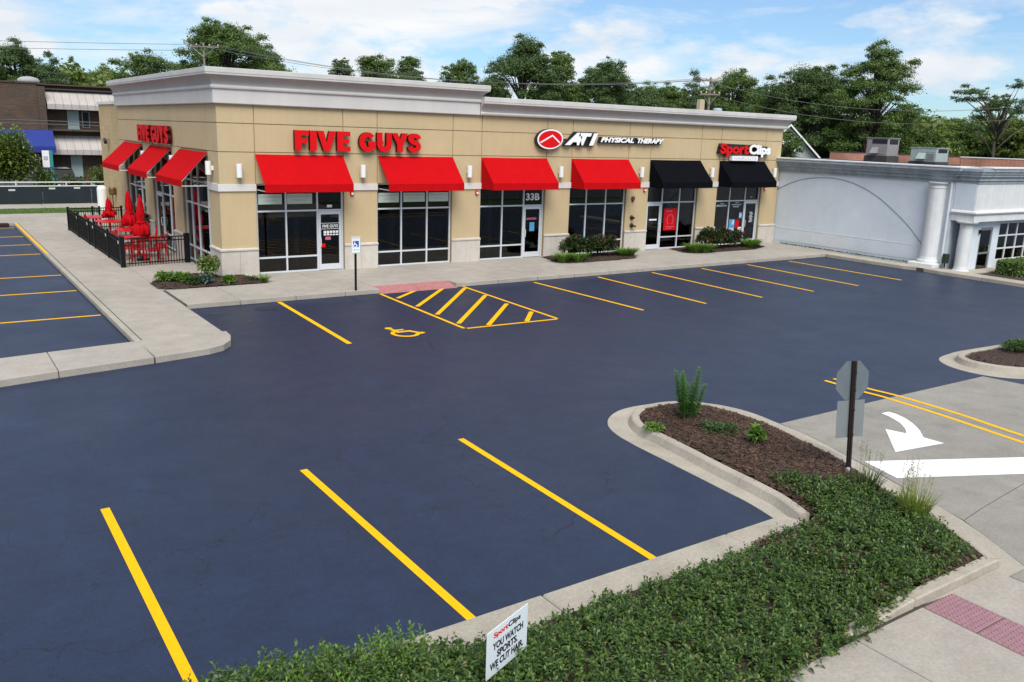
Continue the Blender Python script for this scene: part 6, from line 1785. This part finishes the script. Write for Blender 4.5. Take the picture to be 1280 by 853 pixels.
# beds along the shop front
MB_b1 = [(-2.42, -0.45), (-2.45, -1.35), (-2.2, -1.68), (-0.9, -1.76), (0.9, -1.74), (1.0, -1.4), (0.7, -0.1), (-0.06, -0.08), (-0.08, 0.8), (-1.2, 0.75), (-2.0, 0.5)]
V1 = mulch_bed(('mulch_bed', 'mulch bed with green clumps around the corner pier'), MB_b1, 0.15, 0.26, 2500)
V2 = mulch_bed(('mulch_bed', 'mulch bed under the window left of the pipe fittings pier'), [(13.0, -0.12), (12.65, -1.45), (13.0, -1.95), (15.0, -2.08), (16.75, -1.92), (17.4, -0.5), (17.4, -0.12)], 0.15, 0.24, 2500)
V3 = mulch_bed(('mulch_bed', 'mulch bed under the last two shop windows'), [(20.25, -0.12), (20.0, -1.55), (21.0, -1.8), (24.1, -1.82), (25.6, -1.3), (25.7, -0.4), (25.2, -0.12)], 0.15, 0.24, 2500)
gA = 'green clumps in the corner pier bed'
for x, y, w_, h_, mm, lb in ((-2.0, -0.62, 0.75, 0.42, 'leaf_lime', 'leafy clump at the left tip of the corner bed'), (-1.55, -0.95, 0.7, 0.42, 'leaf_lime', 'leafy clump second from the left in the corner bed'), (-1.35, -1.38, 0.6, 0.32, 'leaf_shrub', 'low clump at the front edge of the corner bed'), (-0.95, -1.42, 0.5, 0.38, 'leaf_blue', 'blue green clump in the middle of the corner bed'), (-0.25, -1.45, 0.45, 0.28, 'leaf_lime', 'low pale green clump below the corner pier')):
    shrub(x, y, 0.17, w_ * 0.85, h_ * 0.9, 620, M[mm], lb, 'perennial_clump', 'plant', 0.10, group=gA, lobes_n=6)
shrub(-0.62, -0.55, 0.2, 0.8, 0.78, 1300, M['leaf_lime'], 'tall pale flowering plant at the corner of the patio fence', 'flowering_plant', 'plant', 0.10, M['bloom_pale'], 90)
shrub(0.45, -1.42, 0.18, 0.5, 0.2, 260, M['leaf_shrub'], 'small dark weed in the corner bed, near the shop door', 'weed', 'plant', 0.06)
blades(0.85, -1.45, 0.18, 0.42, 0.30, 130, M['leaf_lime'], 'bright tuft at the right tip of the corner bed', 'perennial_clump', 'plant', 0.018, 0.8)
shrub(14.25, -1.15, 0.16, 2.3, 0.95, 5200, M['leaf_rose'], 'dark rose bush with few red blooms under the fourth window', 'rose_bush', 'shrub', 0.13, M['bloom_red'], 16, wy=1.2)
shrub(15.45, -1.1, 0.16, 1.4, 0.92, 2600, M['leaf_rose'], 'smaller rose bush joined to the right of the dark one', 'rose_bush', 'shrub', 0.13, M['bloom_red'], 26, wy=1.1)
for x, y, lb in ((12.95, -1.62, 'green tuft at the left tip of the fourth window bed'), (13.6, -1.78, 'yellowish tuft in front of the dark rose bush'), (16.35, -1.35, 'green tuft right of the smaller rose bush'), (16.85, -1.2, 'outermost green tuft before the pipe fittings pier')):
    blades(x, y, 0.18, 0.62, 0.46, 260, M['leaf_lime'], lb, 'perennial_clump', 'plant', 0.036, 0.8, group='green tufts in the window beds')
shrub(22.0, -1.15, 0.16, 2.0, 1.02, 4600, M['leaf_rose'], 'rose bush with a crown of red blooms under the last window', 'rose_bush', 'shrub', 0.13, M['bloom_red'], 90, wy=1.2)
shrub(23.25, -1.1, 0.16, 1.5, 0.88, 2800, M['leaf_rose'], 'red blooming rose bush nearest the last shop door', 'rose_bush', 'shrub', 0.13, M['bloom_red'], 50, wy=1.1)
for x, y, lb in ((20.55, -1.45, 'leafy tuft at the left tip of the last bed'), (21.05, -1.55, 'leafy tuft in front of the red crowned rose bush'), (24.3, -1.3, 'bright tuft right of the last rose bush'), (24.95, -1.0, 'outermost bright tuft by the last shop door')):
    blades(x, y, 0.18, 0.75, 0.52, 320, M['leaf_lime'], lb, 'perennial_clump', 'plant', 0.036, 0.8, group='green tufts in the window beds')
# far island
mulch_bed(('mulch_bed', 'mulch bed of the far island at the right edge'), [(20, -20.95), (16, -20.52), (14.28, -20.08), (13.12, -19.55), (12.66, -19.15), (12.52, -18.8), (12.53, -18.45), (12.75, -18.17), (13.15, -18.07), (13.8, -18.06), (16, -18.22), (20, -18.5)], 0.12, 0.17, 2500)
shrub(14.6, -18.6, 0.14, 1.7, 0.30, 1500, M['leaf_shrub'], 'low green mat on the far island', 'ground_shrub', 'shrub', 0.08, wy=0.8)
blades(15.3, -19.0, 0.14, 0.9, 0.38, 220, M['leaf_lime'], 'yellow green clump on the far island at the picture edge', 'perennial_clump', 'plant', 0.022, 0.8)
# boxwood hedge, bushes by the screened fence
def hedge():
    r = thing('box_hedge', 'clipped low box hedge before the grid window', 'hedge', (30.5, -11.1, 0))
    n = 16000
    P = np.stack([rng.uniform(28.75, 35, n), rng.uniform(-11.6, -10.7, n), rng.uniform(0.0, 0.62, n)], 1)
    f = rng.integers(0, 4, n)
    P[f < 2, 2] = 0.60 + rng.normal(size=(f < 2).sum()) * 0.03
    P[f == 2, 1] = -11.6 + rng.normal(size=(f == 2).sum()) * 0.03
    k = (f == 3) & (rng.uniform(size=n) < 0.4); P[k, 0] = 28.75 + rng.normal(size=k.sum()) * 0.03
    V, F = quads(P, rng.normal(size=(n, 3)) + np.array([-0.3, -0.5, 0.7]), rng.uniform(0.05, 0.11, n), 0.7)
    np_mesh('foliage', V, F, M['leaf_oak'], r)
    MB().box(28.85, -11.5, 0.0, 34.9, -10.8, 0.52).build('branches', M['leaf_dark'], r)
hedge()
shrub(-3.3, 32.9, -0.05, 3.6, 4.6, 11000, M['leaf_lite'], 'big leafy bush at the left edge before the blue awning', 'large_bush', 'shrub', 0.22, lobes_n=16)
shrub(-1.35, 32.3, -0.05, 1.5, 2.2, 1500, M['leaf_mid'], 'lower bush beside the big one at the fence', 'bush', 'shrub', 0.18)
shrub(2.05, 32.4, -0.05, 2.3, 2.3, 2200, M['leaf_lite'], 'bright bush before the grey green car', 'bush', 'shrub', 0.18, wy=1.2)
shrub(0.25, 32.2, -0.05, 2.0, 1.75, 1200, M['leaf_dark'], 'dark low bush in front of the charcoal car', 'bush', 'shrub', 0.18, wy=1.2)
# grass blades on the verge
n = 9000
x = rng.uniform(-9, 0.5, n); y = rng.uniform(23.5, 26.85, n)
P = np.stack([x, y, np.full(n, 0.09)], 1); D_ = np.stack([rng.normal(size=n) * 0.4, rng.normal(size=n) * 0.4, np.ones(n)], 1)
V, F = leaf_blades(P, D_, rng.uniform(0.05, 0.11, n), np.full(n, 0.02)); np_mesh('grass', V, F, M['leaf_lime'], kind='stuff')
# weeds in the joints by the grey building and driveway edge
n = 700
y = rng.uniform(-7.6, -0.5, n); P = np.stack([27.62 + rng.normal(size=n) * 0.04, y, np.full(n, 0.15)], 1); D_ = np.stack([-np.abs(rng.normal(size=n)) * 0.5, rng.normal(size=n) * 0.4, np.ones(n)], 1)
V, F = leaf_blades(P, D_, rng.uniform(0.04, 0.12, n), np.full(n, 0.03)); np_mesh('weeds', V, F, M['leaf_shrub'], kind='stuff')
